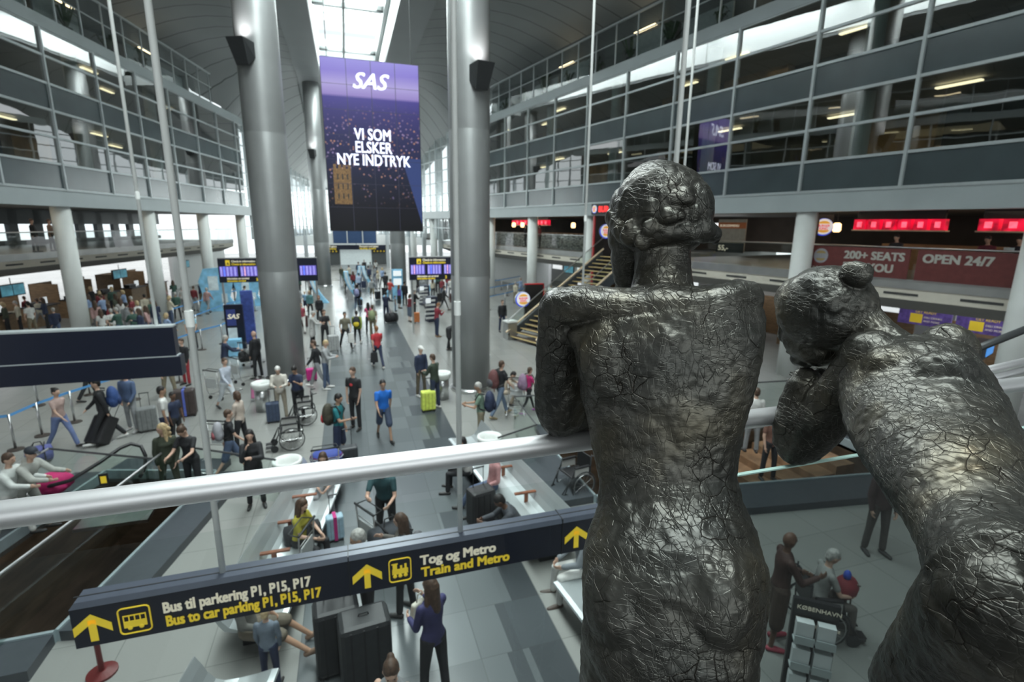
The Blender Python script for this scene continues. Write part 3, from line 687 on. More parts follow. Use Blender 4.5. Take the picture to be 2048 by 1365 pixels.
def statue_one():
    aim(1335); b = MB()
    T = [(1330,1172,1500,.70,.105),(1250,1165,1512,.735,.125),(1180,1163,1520,.76,.135),(1120,1166,1518,.785,.125),(1060,1181,1500,.82,.105),(1010,1195,1478,.845,.092),
         (960,1197,1464,.865,.086),(900,1187,1468,.88,.09),(850,1174,1478,.89,.094),(800,1162,1489,.90,.098),(740,1152,1503,.91,.10),(690,1144,1513,.92,.10),(650,1128,1515,.935,.094),(624,1152,1488,.945,.056)]
    limb(b, [((l+r)/2, y, Y, (r-l)/2, d) for y,l,r,Y,d in T], 32)
    limb(b, [(1320,645,.95,140,.058),(1322,606,.965,80,.054),(1324,578,.97,62,.055),(1324,540,.985,55,.052),(1322,500,.995,54,.052),(1320,450,1.0,56,.055)], 24)
    limb(b, [(1122,614,.95,40,.055),(1160,612,.94,42,.068),(1215,618,.935,44,.076),(1270,624,.935,50,.080),(1325,622,.935,58,.082)], 16)
    limb(b, [(1484,600,.95,43,.055),(1448,608,.94,43,.068),(1410,616,.935,46,.076),(1370,622,.935,52,.080),(1325,622,.935,58,.082)], 16)
    blob(b, 1120, 622, .965, 44, 50, .058); blob(b, 1480, 606, .965, 44, 46, .058)
    blob(b, 1225, 725, .875, 66, 95, .05, tilt=.15); blob(b, 1420, 718, .888, 60, 95, .05, tilt=-.15)
    blob(b, 1256, 1190, .735, 90, 118, .10); blob(b, 1426, 1190, .735, 90, 118, .10)
    limb(b, [(1122,620,.955,45,.05),(1118,690,.965,46,.052),(1120,760,.975,50,.052),(1122,815,.985,53,.05),(1124,842,.99,46,.045)], 20)
    e = at_h(1126, 838, .995); w = Vector((e.x+0.20, 1.16, 5.215)); b.cap(e, w, .043, .030, 14); hand_chain(b, w, (1,.1,-.05), (0,1,0), .35)
    e2 = at_h(1410, 800, 1.06); s2 = at_h(1475, 615, .96); b.cap(s2, e2, .05, .042, 14); w2 = Vector((e2.x-0.14, 1.15, 5.22)); b.cap(e2, w2, .042, .03, 14); hand_chain(b, w2, (-1,.1,-.05), (0,1,0), .35)
    blob(b, 1324, 425, 1.02, 97, 97, .108, 24, 14); blob(b, 1318, 398, 1.03, 80, 74, .11, 20, 12); blob(b, 1275, 480, 1.07, 52, 62, .075)
    limb(b, [(1272,470,1.06,50,.07),(1264,520,1.065,42,.065),(1262,560,1.065,34,.05),(1270,588,1.05,24,.035)], 16)
    blob(b, 1232, 515, 1.10, 12, 14, .02); blob(b, 1236, 548, 1.10, 10, 12, .02); blob(b, 1243, 578, 1.09, 14, 12, .025)
    blob(b, 1228, 470, 1.06, 14, 32, .04); blob(b, 1244, 425, 1.04, 26, 50, .07)
    # the chin-length hair: a thick rolled edge, lobes at both sides
    limb(b, [(1234,440,1.02,22,.034),(1252,462,.975,27,.028),(1290,474,.957,26,.026),(1330,466,.952,22,.022),(1368,460,.957,22,.024),(1402,458,.975,26,.028),(1424,466,1.01,16,.024)], 14)
    blob(b, 1398, 420, 1.0, 30, 56, .06); blob(b, 1432, 474, 1.01, 9, 14, .012); blob(b, 1266, 470, .955, 28, 24, .026)
    hc = at_h(1323, 428, 1.02); dabs(b, hc, (.100,.112,.100), 150, .013, .028, .0115, 3, -.45)
    for sx, sy, Y, r in ((1258,468,.948,.020),(1286,482,.935,.022),(1262,452,.945,.018),(1300,455,.932,.02),(1390,466,.952,.018),(1240,448,.985,.02),(1410,474,.975,.016)):
        b.ell(at_h(sx, sy, Y), (r, r*.5, r*.9), 0, 10, 6)
    for px, dx in ((1252,-.10), (1425,.10)):
        a = at_h(px, 1260, .735); kn = Vector((a.x+dx*0.05, a.y+.05, ZB+0.50)); an = Vector((a.x-dx*0.2, a.y, ZB+0.09))
        b.cap(a, kn, .088, .058, 18); b.cap(kn, kn*0.6+an*0.4+Vector((0,-.012,0)), .056, .058, 16); b.cap(kn*0.6+an*0.4, an, .054, .036, 16); foot(b, an, (dx+.3, 1, 0))
    o = b.build('bronze_statue', M_bronze, voxel=0.0036, sm=2)
    disp(o, [('CLOUDS', 0.06, 0.010), ('CLOUDS', 0.018, 0.004)])
    tag(o, 'tall bronze nude statue of a woman standing, seen from behind, elbows on the steel rail', 'statue')
def statue_two():
    aim(1780); K = 1.0; b = MB()
    limb(b, [(1806,735,.90,112,.085),(1826,790,.86,128,.10),(1850,850,.81,134,.105),(1880,905,.76,130,.10),(1908,960,.71,124,.10),(1940,1020,.665,116,.098),(1970,1075,.63,116,.10),(2005,1140,.59,128,.11),(2030,1200,.555,142,.12)], 32)
    blob(b, 1745, 715, .90, 60, 54, .06); blob(b, 1893, 704, .93, 52, 58, .055); blob(b, 1868, 775, .825, 60, 84, .05, tilt=-.5); blob(b, 1790, 740, .86, 60, 50, .055)
    limb(b, [(1830,720,.91,36,.045),(1775,692,.925,42,.05),(1735,662,.94,44,.05),(1705,640,.955,50,.055)], 18)
    limb(b, [(1742,728,.90,56,.056),(1712,765,.905,55,.055),(1672,808,.91,53,.052),(1632,852,.915,50,.05),(1600,888,.92,44,.046),(1582,902,.92,36,.04)], 20)
    limb(b, [(1584,892,.92,36,.038),(1588,848,.92,37,.036),(1598,805,.925,34,.033),(1608,770,.93,31,.030),(1616,752,.94,26,.026)], 16)
    hand_chain(b, at_h(1604, 800, .94), (.12,.1,1), (1,.2,0), 1.2, .62)
    limb(b, [(1890,720,.98,40,.045),(1800,800,1.06,40,.04),(1700,850,1.12,36,.036)], 12); limb(b, [(1700,850,1.12,32,.034),(1650,790,1.04,28,.028),(1632,752,.98,24,.024)], 12)
    hand_chain(b, at_h(1640, 803, .99), (-.05,.05,1), (1,.2,0), 1.2, .6)
    blob(b, 1652, 618, .955, 90, 86, .098, 24, 14); blob(b, 1690, 612, .955, 48, 60, .08); blob(b, 1620, 668, .965, 52, 56, .068)
    blob(b, 1600, 600, .965, 46, 48, .07); blob(b, 1575, 618, .965, 18, 34, .045); limb(b, [(1600,630,.965,38,.06),(1603,665,.965,31,.055),(1606,695,.965,27,.045),(1610,716,.965,22,.035)], 16); limb(b, [(1570,636,.965,9,.012),(1566,655,.965,10,.013),(1564,673,.965,11,.014),(1567,679,.965,9,.013)], 10)
    blob(b, 1583, 694, .965, 13, 6, .018); blob(b, 1585, 704, .965, 12, 6, .018); blob(b, 1599, 719, .965, 17, 14, .026); blob(b, 1636, 700, .955, 42, 34, .05); blob(b, 1560, 640, .965, 7, 14, .03)
    hc = at_h(1655, 612, .955); dabs(b, hc, (.092,.098,.086), 100, .012, .028, .0105, 11, .05)
    blob(b, 1712, 549, .93, 31, 27, .034, tilt=-.5)
    c0 = at_h(1712, 549, .93)
    for k in range(4):      # twisted coils of the bun
        pts = []
        for j in range(9):
            a = j*0.55+k*1.57; q = Vector((math.cos(a)*.028*(1-.06*j), -.02+.006*k, math.sin(a)*.024*(1-.05*j))); pts.append(c0+q)
        b.tube(pts, [.006,.009,.0105,.011,.011,.0105,.009,.007,.004], 8)
    b.cap(c0+Vector((.02,-.01,.012)), c0+Vector((.038,-.01,.006)), .006, .003, 8)
    blob(b, 2040, 1215, .555, 150, 140, .13, 20, 12); blob(b, 2130, 1180, .56, 120, 130, .13)
    limb(b, [(2030,1215,.555,150,.12),(1975,1290,.58,138,.105),(1915,1350,.61,122,.09),(1850,1420,.64,105,.08)], 22)
    k1 = at_h(1850, 1420, .64); a1 = Vector((k1.x+0.16, k1.y-.22, ZB+0.09)); b.cap(k1, a1, .075, .038, 16); foot(b, a1, (-.1,1,0))
    h2 = at_h(2120, 1230, .56); k2 = Vector((h2.x+0.04, h2.y+.12, ZB+0.5)); a2 = Vector((h2.x+.05, h2.y-.05, ZB+0.09)); b.cap(h2, k2, .10, .06, 16); b.cap(k2, a2, .06, .038, 16); foot(b, a2, (0,1,0))
    o = b.build('bronze_statue', M_bronze, voxel=0.0036, sm=2)
    disp(o, [('CLOUDS', 0.06, 0.009), ('CLOUDS', 0.018, 0.004)])
    tag(o, 'bronze nude statue with a hair bun bending forward, chin on hands over the steel rail', 'statue')
statue_one(); statue_two()
# ------------------------------------------------------------------ the rail and its glass
M_rail = mat('satin_rail', (0.58,0.58,0.59), 0.42, 0.8, var=0.03, scale=3)
rr = empty('handrail', (0.8, 1.13, 5.15), 0, 'thick satin steel handrail crossing the whole foreground under the statues elbows', 'railing')
bb = MB(); bb.tube([(-4.5,0,0),(-1.5,0,0),(1.5,0.01,0),(8,0.03,0)], 0.0275, 32); bb.build('rail', M_rail, rr, smooth=True)
for x in (-3.6, 3.4, 5.2):
    bb = MB(); bb.tube([(x,0.0,-0.02),(x,0.0,-0.10),(x,-0.06,-0.14)], 0.008, 8); bb.build('bracket', M_steel, rr)
M_guard = glass('guard_glass_near', (0.90,0.93,0.92), 0.02, 0.0, 1.25)
gp = empty('glass_guard', (0.8, 1.06, 4.05), 0, 'clear glass guard panels under the thick foreground handrail, lightly scratched', 'railing')
bb = MB(); bb.quad((-5.2,0,0.02),(0.02,0,0.02),(0.02,0,1.04),(-5.2,0,1.04)); bb.build('pane', M_guard, gp)
bb = MB(); bb.quad((0.05,0,0.02),(7.5,0,0.02),(7.5,0,0.97),(0.05,0,0.97)); bb.build('shaded_pane', glass('guard_glass_shaded', (0.36,0.41,0.41), 0.02, 0.0, 1.25), gp)  # darkened glass colour carries the shade of the floor between the statues
bb = MB(); bb.box(0.05, 7.5, -0.0065, 0.0065, 0.97, 0.974); bb.build('pane_edge', mat('green_glass_edge', (0.35,0.50,0.46), 0.2), gp)
# ------------------------------------------------------------------ helpers for things
def rod(b, a, c, r, n=8, mi=0): b.tube([a, c], r, n, mi)
def local(F, u0, n0, z0):
    o = F(u0, n0, z0); return o, (lambda u, n, z: tuple(q-w for q, w in zip(F(u, n, z), o)))
# ------------------------------------------------------------------ the big hanging screen
def screen_mat():
    m = bpy.data.materials.new('screen_city_dusk'); m.use_nodes = True; t = m.node_tree; b = t.nodes['Principled BSDF']; L = t.links.new
    tcn = t.nodes.new('ShaderNodeTexCoord'); sp = t.nodes.new('ShaderNodeSeparateXYZ'); L(tcn.outputs['Generated'], sp.inputs[0])
    r = t.nodes.new('ShaderNodeValToRGB'); L(sp.outputs['Z'], r.inputs['Fac']); e = r.color_ramp.elements
    stops = [(0.0,(0.004,0.004,0.006)),(0.16,(0.006,0.006,0.012)),(0.30,(0.01,0.012,0.03)),(0.55,(0.02,0.022,0.08)),(0.70,(0.04,0.035,0.15)),(0.785,(0.06,0.05,0.24)),(0.80,(0.26,0.20,0.48)),(0.86,(0.36,0.31,0.60)),(0.93,(0.22,0.18,0.55)),(1.0,(0.27,0.24,0.62))]
    while len(e) < len(stops): e.new(0.5)
    for x, (p, c) in zip(e, stops): x.position = p; x.color = c+(1,)
    def noise(sc, vec): n = t.nodes.new('ShaderNodeTexNoise'); n.inputs['Scale'].default_value = sc; n.inputs['Detail'].default_value = 6; L(vec, n.inputs['Vector']); return n.outputs['Fac']
    mp = t.nodes.new('ShaderNodeMapping'); mp.inputs['Scale'].default_value = (26, 1, 44); L(tcn.outputs['Generated'], mp.inputs['Vector'])
    vo = t.nodes.new('ShaderNodeTexVoronoi'); vo.inputs['Scale'].default_value = 1.0; L(mp.outputs[0], vo.inputs['Vector'])
    lr = t.nodes.new('ShaderNodeValToRGB'); L(vo.outputs['Distance'], lr.inputs['Fac']); lr.color_ramp.elements[0].color = (1,1,1,1); lr.color_ramp.elements[1].position = 0.34; lr.color_ramp.elements[1].color = (0,0,0,1)
    band = t.nodes.new('ShaderNodeValToRGB'); L(sp.outputs['Z'], band.inputs['Fac']); be = band.color_ramp.elements
    for p, v in ((0.14,0),(0.24,0.7),(0.60,1),(0.74,0)):
        pass
    be[0].position = 0.14; be[0].color = (0,0,0,1); be[1].position = 0.76; be[1].color = (0,0,0,1); x = be.new(0.3); x.color = (0.8,)*3+(1,); x = be.new(0.62); x.color = (0.8,)*3+(1,)
    pn = t.nodes.new('ShaderNodeMath'); pn.operation = 'GREATER_THAN'; L(noise(5, tcn.outputs['Generated']), pn.inputs[0]); pn.inputs[1].default_value = 0.42
    m1 = t.nodes.new('ShaderNodeMath'); m1.operation = 'MULTIPLY'; L(lr.outputs[0], m1.inputs[0]); L(band.outputs[0], m1.inputs[1])
    m2 = t.nodes.new('ShaderNodeMath'); m2.operation = 'MULTIPLY'; L(m1.outputs[0], m2.inputs[0]); L(pn.outputs[0], m2.inputs[1])
    hue = t.nodes.new('ShaderNodeMixRGB'); L(vo.outputs['Color'], hue.inputs[0]); hue.inputs[1].default_value = (0.75,0.36,0.12,1); hue.inputs[2].default_value = (0.35,0.30,0.65,1)
    mx = t.nodes.new('ShaderNodeMixRGB'); L(m2.outputs[0], mx.inputs[0]); L(r.outputs[0], mx.inputs[1]); L(hue.outputs[0], mx.inputs[2])
    # river: a blue wedge at the lower right
    rv = t.nodes.new('ShaderNodeMath'); rv.operation = 'MULTIPLY_ADD'; L(sp.outputs['Z'], rv.inputs[0]); rv.inputs[1].default_value = -0.5; rv.inputs[2].default_value = 1.02
    g = t.nodes.new('ShaderNodeMath'); g.operation = 'LESS_THAN'; L(rv.outputs[0], g.inputs[0]); L(sp.outputs['X'], g.inputs[1])
    z = t.nodes.new('ShaderNodeMath'); z.operation = 'LESS_THAN'; L(sp.outputs['Z'], z.inputs[0]); z.inputs[1].default_value = 0.45
    gz = t.nodes.new('ShaderNodeMath'); gz.operation = 'MULTIPLY'; L(g.outputs[0], gz.inputs[0]); L(z.outputs[0], gz.inputs[1])
    mr = t.nodes.new('ShaderNodeMixRGB'); L(gz.outputs[0], mr.inputs[0]); L(mx.outputs[0], mr.inputs[1]); mr.inputs[2].default_value = (0.03,0.05,0.16,1)
    b.inputs['Base Color'].default_value = (0.01,0.01,0.01,1); L(mr.outputs[0], b.inputs['Emission Color']); b.inputs['Emission Strength'].default_value = 1.15; b.inputs['Roughness'].default_value = 0.35; b.inputs['Specular IOR Level'].default_value = 0.15
    return m
SX0, SX1, SZ0, SZ1, SY = -0.70, 3.75, 5.38, 13.15, 27.0
s = empty('video_screen', ((SX0+SX1)/2, SY, SZ0), 0, 'tall hanging video screen with purple dusk city advert and white slogan text', 'screen')
w, h = SX1-SX0, SZ1-SZ0
b = MB(); b.box(-w/2, w/2, -0.02, 0.0, 0, h); b.build('display', screen_mat(), s)
b = MB(); b.box(-w/2-0.03, w/2+0.03, 0.002, 0.35, -0.03, h+0.03); b.build('housing', M_black, s)
b = MB()
for k in (1, 2, 3): b.box(-w/2+w*k/4-0.012, -w/2+w*k/4+0.012, -0.028, -0.02, 0, h)
for k in range(1, 7): b.box(-w/2, w/2, -0.028, -0.02, h*k/7-0.008, h*k/7+0.008)
b.build('panel_joint', mat('screen_joint', (0.03,0.03,0.06), 0.4), s)
M_lit = mat('screen_white_text', (0.80,0.82,1.0), 0.5, emit=0.75, var=0.0)
M_lit2 = mat('screen_lilac_text', (0.72,0.72,0.95), 0.5, emit=0.55, var=0.0)
text('SAS', 0.98, M_lit2, s, (-0.88, -0.03, 6.55), bold=0.02, sx=1.0, shear=0.35)
for tx, z, x_ in (('VI SOM', 4.27, 0), ('ELSKER', 3.68, 0), ('NYE INDTRYK', 3.10, 0)):
    text(tx, 0.73, M_lit, s, (-0.02, -0.03, z), bold=0.015, align='CENTER', sx=.74)
M_gold = mat('screen_gold_tower', (0.16,0.085,0.03), 0.5, emit=0.18, var=0.95, scale=5, stretch=(14,1,2))
b = MB(); b.box(-1.95, -1.15, -0.026, -0.021, 1.25, 2.9)
for k in range(4): b.box(-1.93+0.22*k, -1.80+0.22*k, -0.027, -0.022, 1.25, 3.1)
b.build('pictured_building', M_gold, s)
b = MB()
for k in range(3):
    for j in range(3): b.box(-1.78+0.22*k, -1.72+0.22*k, -0.029, -0.0275, 1.5+0.45*j, 1.75+0.45*j)
b.build('pictured_windows', M_black, s)
b = MB()
for x in (-w/2+0.3, w/2-0.3): b.tube([(x,0.17,h), (x,0.17,17.5-SZ0)], 0.02, 6)
b.build('suspension_cable', M_dark, s)
# ------------------------------------------------------------------ flight information boards
M_purple = mat('flight_rows', (0.10,0.08,0.36), 0.4, emit=0.9, var=0.5, scale=7, stretch=(6,1,30))
M_rowtext = mat('flight_text', (0.45,0.42,0.85), 0.4, emit=0.9, var=0.2)
M_redrow = mat('airline_tail_rows', (0.75,0.35,0.45), 0.4, emit=0.9, var=0.5, scale=5)
M_bluerow = mat('airline_blue_rows', (0.10,0.18,0.85), 0.4, emit=0.9, var=0.3)
def board(x0, x1, y, z0, z1, label, side):
    r = empty('flight_board', ((x0+x1)/2, y, 0), 0, label, 'sign'); w = x1-x0; h = z1-z0
    b = MB(); b.box(-w/2, w/2, 0, 0.22, z0, z1); b.build('cabinet', M_navy, r)
    b = MB(); b.box(-w/2, w/2, -0.01, 0.23, z1, z1+0.05); b.build('top_cap', M_steel, r)
    n = 5; pw = w/n
    for k in range(n):
        xa = -w/2+pw*k+0.07; xb = xa+pw-0.14; za, zb = z0+0.26*h, z0+0.68*h
        b = MB(); b.box(xa, xb, -0.015, 0, za, zb); p = b.build('monitor', M_purple, r)
        b = MB()
        for j in range(9):
            z = za+0.03+(zb-za-0.05)*j/9
            for q in (0.0, 0.36, 0.56, 0.78): b.box(xa+0.03+(xb-xa)*q, xa+(xb-xa)*(q+0.13), -0.02, -0.015, z, z+0.028)
        b.build('flight_rows', M_rowtext, p)
        b = MB(); b.box(xa+(xb-xa)*0.22, xa+(xb-xa)*0.29, -0.021, -0.015, za+0.02, zb-0.02); b.build('airline_column', M_bluerow if (k+side) % 2 == 0 else M_redrow, p)
    xt = -w/2+0.55
    b = MB(); b.box(xt-0.16, xt+0.06, -0.012, 0, z1-0.29*h, z1-0.06*h); b.build('symbol', M_yel, r)
    text('A', 0.2, M_navy, r, (xt-0.11, -0.016, z1-0.26*h), bold=0.006)
    text('Check-in information', 0.155, M_cream, r, (xt+0.14, -0.012, z1-0.15*h), bold=0.006, sx=0.9)
    text('Check-in information', 0.155, M_yel, r, (xt+0.14, -0.012, z1-0.27*h), bold=0.006, sx=0.9)
    text('Information om terminal', 0.14, M_cream, r, (xt-0.16, -0.012, z0+0.13*h), bold=0.006, sx=0.8)
    text('Information terminal', 0.14, M_yel, r, (xt-0.16, -0.012, z0+0.03*h), bold=0.006, sx=0.8)
    text('3', 0.22, M_yel, r, (xt+1.3, -0.012, z0+0.05*h), bold=0.008)
    b = MB()
    for x in (-w/2+0.12, w/2-0.12): b.box(x-0.05, x+0.05, 0.08, 0.18, 0, z0)
    b.build('leg', M_steel, r)
board(-6.87, -1.72, 32.0, 2.42, 3.74, 'wide navy flight information board standing behind the nearest left metal column', 0)
board(3.02, 7.36, 27.0, 2.86, 4.03, 'wide navy flight information board behind the right metal column with the thin pole', 1)
# ------------------------------------------------------------------ direction signs on thin poles
M_pole = mat('white_pole', (0.90,0.92,0.90), 0.35, var=0.02)
def arrow_up(b, x, z, s, y, mi=0):
    t = 0.22*s
    b.add([(x-t/2,y,z),(x+t/2,y,z),(x+t/2,y,z+s*0.78),(x-t/2,y,z+s*0.78)], [(0,1,2,3)], mi)
    for q in (-1, 1):
        b.add([(x,y,z+s),(x,y,z+s-t*1.5),(x+q*s*0.52,y,z+s*0.42-t*0.75),(x+q*s*0.52,y,z+s*0.42+t*0.72)], [(0,1,2,3)] if q > 0 else [(3,2,1,0)], mi)
SGY = 4.20
def X_of(px, py, Y=SGY): return at_y(px, py, Y).x
zt = at_y(135, 1225, SGY).z; zb = at_y(150, 1300, SGY).z
x0, x1 = X_of(135, 1215), 3.25
sg = empty('direction_sign', ((x0+x1)/2, SGY, 0), 0, 'long navy hanging sign to bus parking, train and metro with yellow arrows', 'sign')
ox = (x0+x1)/2; H = zt-zb
b = MB(); b.box(x0-ox, x1-ox, 0.0, 0.20, zb, zt+0.01); b.build('cabinet', M_navy, sg)
b = MB(); b.hexa([(x0-ox,-0.005,zt+.01),(x1-ox,-0.005,zt+.01),(x1-ox,0.205,zt+.01),(x0-ox,0.205,zt+.01),(x0-ox+.03,0.02,zt+.05),(x1-ox-.03,0.02,zt+.05),(x1-ox-.03,0.18,zt+.05),(x0-ox+.03,0.18,zt+.05)]); b.build('top_cap', M_navytop, sg)
b = MB()
for x in (X_of(697, 1130), X_of(1125, 1050)): b.box(x-ox-0.004, x-ox+0.004, -0.008, 0.19, zb, zt+.056)
b.box(x0-ox, x1-ox, 0.09, 0.10, zt+.045, zt+.054); b.build('panel_joint', M_black, sg)
def fz(f): return zb+H*f
b = MB()
for px, py in ((187, 1260), (735, 1158), (1152, 1078)): arrow_up(b, X_of(px, py)-ox, fz(.13), H*0.72, -0.006)
b.build('arrow', M_yel, sg)
def pictogram(kind, xa, xb):
    b = MB(); za, z2 = fz(.16), fz(.84); t = 0.013; r = 0.03
    pts = []
    for cx, cz, a0 in ((xb-r, z2-r, 0), (xa+r, z2-r, 90), (xa+r, za+r, 180), (xb-r, za+r, 270)):
        for k in range(4): a = math.radians(a0+30*k); pts.append((cx+r*math.cos(a), -0.007, cz+r*math.sin(a)))
    b.tube(pts, 0.006, 6, close=True, cap=False)
    y = -0.010; w = xb-xa; xm = xa+w*.13; xn = xb-w*.13; zc = (za+z2)/2
    if kind == 'bus':
        b.box(xm, xn, y, y+.004, zc-.062, zc-.004); b.box(xm, xn, y, y+.004, zc+.040, zc+.050)
        for k in range(5): b.box(xm+(xn-xm-.008)*k/4, xm+.008+(xn-xm-.008)*k/4, y, y+.004, zc-.004, zc+.04)
        for xx in (xm+.04, xn-.04): b.ell((xx,y,zc-.066),(.017,.004,.017))
    else:
        b.box(xm, xn, y, y+.004, zc-.040, zc+.012); b.box(xm+.006, xm+.045, y, y+.004, zc+.012, zc+.062); b.box(xm-.004, xm+.052, y, y+.004, zc+.062, zc+.072)
        b.box(xm+.072, xm+.092, y, y+.004, zc+.012, zc+.045); b.box(xn-.032, xn-.012, y, y+.004, zc+.012, zc+.058)
        for k in range(3): b.ell((xm+.024+(xn-xm-.048)*k/2, y, zc-.058), (.019,.004,.019))
    b.build('pictogram', M_yel, sg)
pictogram('bus', X_of(240, 1250)-ox, X_of(303, 1240)-ox); pictogram('train', X_of(779, 1155)-ox, X_of(822, 1148)-ox)
def fit(s, pxa, pxb, py, f, m):
    xa, xb = X_of(pxa, py)-ox, X_of(pxb, py)-ox
    o = text(s, H*0.40, m, sg, (xa, -0.008, fz(f)), bold=0.0058, ext=0.001)
    bpy.context.view_layer.update(); wd = o.dimensions.x; o.scale = ((xb-xa)/max(wd, .01), 1, 1)
fit('Bus til parkering P1, P15, P17', 322, 622, 1195, .53, M_cream); fit('Bus to car parking P1, P15, P17', 328, 643, 1218, .16, M_yel)
fit('Tog og Metro', 840, 990, 1112, .53, M_cream); fit('Train and Metro', 842, 1017, 1132, .16, M_yel)
def pole(px, py, Y, ztop, zbot, r, label, grp=None):
    p = at_y(px, py, Y); t = empty('ceiling_pole', (p.x, p.y, zbot), 0, label, 'pole', grp)
    b = MB(); b.tube([(0,0,0),(0,0,ztop-zbot)], r, 14); b.build('shaft', M_pole, t, smooth=True)
    b = MB(); b.tube([(0,0,2.1),(0,0,2.22)], r*1.25, 14); b.build('sleeve', M_pole, t, smooth=False)
pole(448, 1163, SGY+.1, 17.3, zt+.05, .024, 'thin white ceiling pole landing on the long sign left of its middle arrow')
pole(921, 1081, SGY+.1, 17.3, zt+.05, .024, 'thin white ceiling pole landing on the long sign above the words about metro')
pole(1354, 300, SGY+.1, 17.3, zt+.05, .024, 'thicker looking white pole rising behind the tall statue head')
LY = 10.0
a0 = at_y(345, 655, LY); zb2 = at_y(350, 752, LY).z
ls = empty('blank_sign', (a0.x-2.6, LY, 0), 0, 'back of a navy hanging sign at the left edge, two blank glossy panels', 'sign')
H2 = a0.z-zb2; b = MB(); b.box(-2.6, 2.6, 0, 0.2, zb2+H2*.42, a0.z); b.build('upper_panel', M_navy, ls)
b = MB(); b.box(-2.6, 2.66, -0.02, 0.22, zb2, zb2+H2*.40); b.build('lower_panel', M_navy, ls)
b = MB(); b.box(-2.6, 2.6, 0.0, 0.2, a0.z, a0.z+.03); b.box(-2.6, 2.62, -.015, 0.2, zb2+H2*.40, zb2+H2*.42); b.build('edge_strip', M_frame, ls)
pole(312, 645, LY+.1, 17.2, a0.z+.03, .026, 'thin white ceiling pole holding the blank navy sign at left')
pole(1166, 560, LY+.1, 17.2, 3.7, .026, 'thin white ceiling pole ending behind the tall statue left shoulder')
pole(1372, 300, LY+.1, 17.2, 3.7, .026, 'thinner white ceiling pole rising right behind the tall statue head')
rx0, rx1 = at_y(1166, 560, LY).x-.25, at_y(1372, 300, LY).x+.35
b = MB(); b.box(rx0, rx1, LY, LY+.2, 2.9, 3.7); tag(b.build('blank_sign', M_navy), 'navy hanging sign hidden behind the tall statue, held by two thin poles', 'sign')
# ------------------------------------------------------------------ benches
M_bench = mat('bench_metal', (0.50,0.54,0.55), 0.35, 0.55, var=0.08, scale=1.2)
M_arm = mat('armrest_wood', (0.19,0.065,0.03), 0.4, var=0.3)
def bench(px, py, Y0, Y1, slope, face, label, arms):
    """px,py: point on the top edge of the backrest; face +1 looks to the right"""
    p = at_z(px, py, 0.82); x0 = p.x+(Y0-p.y)*slope; L = (Y1-Y0)
    r = empty('bench', (x0, Y0, 0), 0, label, 'bench')
    prof = [(-0.02,.84),(0.0,.85),(0.055,.74),(0.11,.60),(0.18,.49),(0.27,.44),(0.42,.425),(0.62,.43),(0.78,.45),(0.85,.44),(0.86,.41),(0.75,.395),(0.42,.385),(0.25,.40),(0.12,.45),(0.06,.56),(0.0,.70)]
    def ring(y): return [(face*a+slope*y, y, z) for a, z in (prof if face > 0 else prof[::-1])]
    b = MB(); b.rings([ring(0), ring(L)]); b.build('seat_shell', M_bench, r)
    for k in range(int(L/1.4)+1):
        y = min(0.25+1.4*k, L-.2); b = MB(); x = slope*y
        b.box(x+min(.22*face,.62*face), x+max(.22*face,.62*face), y-.04, y+.04, 0, .39); b.build('support', M_dark, r)
    for y in arms:
        b = MB(); x = slope*y; b.box(x+min(.12*face,.56*face), x+max(.12*face,.56*face), y-.035, y+.035, .62, .655)
        b.box(x+min(.28*face,.36*face), x+max(.28*face,.36*face), y-.012, y+.012, .42, .62); b.build('armrest', M_arm, r, bevel=.008)
    return r
bench(515, 1067, 6.55, 10.9, .185, 1, 'white metal bench with brown armrests, left of the walkway beyond the long sign', (0.5,1.35,2.2,3.05,3.9))
bench(435, 1240, 2.4, 5.75, .185, 1, 'white metal bench at the bottom left in front of the long sign', (0.6,1.5,2.4))
bench(1085, 965, 7.05, 11.9, -.105, -1, 'white metal bench right of the walkway where a man in a dark suit sits', (0.3,1.45,2.6,3.8))
bench(1210, 1100, 3.6, 6.2, -.105, -1, 'white metal bench at lower right of the walkway, half behind the tall statue', (0.5,1.5))
# ------------------------------------------------------------------ litter bins
def bin_(px, py, label, r=.24, h=.92):
    p = at_z(px, py, h); t = empty('litter_bin', (p.x, p.y, 0), 0, label, 'bin')
    b = MB(); b.lathe(0,0,[(r*.92,0.02),(r*.92,h*.72),(r*.85,h*.73)],28); b.build('body', M_steel, t, smooth=True)
    b = MB(); b.lathe(0,0,[(r*.8,h*.74),(r*1.1,h*.80),(r*1.22,h*.93),(r*1.2,h),(r*1.02,h),(r*.86,h*.9),(r*.8,h*.86),(r*.78,h*.76)],28); b.build('rim', M_white, t, smooth=True)
bin_(574, 920, 'round steel litter bin with white rim beside the leaning woman in black')
bin_(979, 872, 'round steel litter bin with white rim behind the seated woman in grey cardigan')
bin_(522, 765, 'round steel litter bin with white rim at the left foot of the nearest left column')
bin_(884, 745, 'round steel litter bin with white rim left of the right metal column')
_b = at_y(972, 745, 18.3); t = empty('litter_bin', (_b.x, 18.3, 0), 0, 'small steel bin just right of the right metal column', 'bin'); b = MB(); b.lathe(0,0,[(.15,.02),(.15,.72),(.13,.73)],20); b.build('body', M_steel, t); b = MB(); b.lathe(0,0,[(.13,.75),(.17,.8),(.16,.88),(.1,.9)],20); b.build('rim', M_white, t)
p = at_z(1020, 678); t = empty('litter_bin', (p.x, p.y, 0), 0.2, 'square steel litter bin at the foot of the wooden stairs', 'bin')
b = MB(); b.box(-.28,.28,-.25,.25,0,.85); b.build('body', M_steel, t, bevel=.02); b = MB(); b.box(-.3,.3,-.27,.27,.87,.97); b.build('lid', M_white, t, bevel=.02)
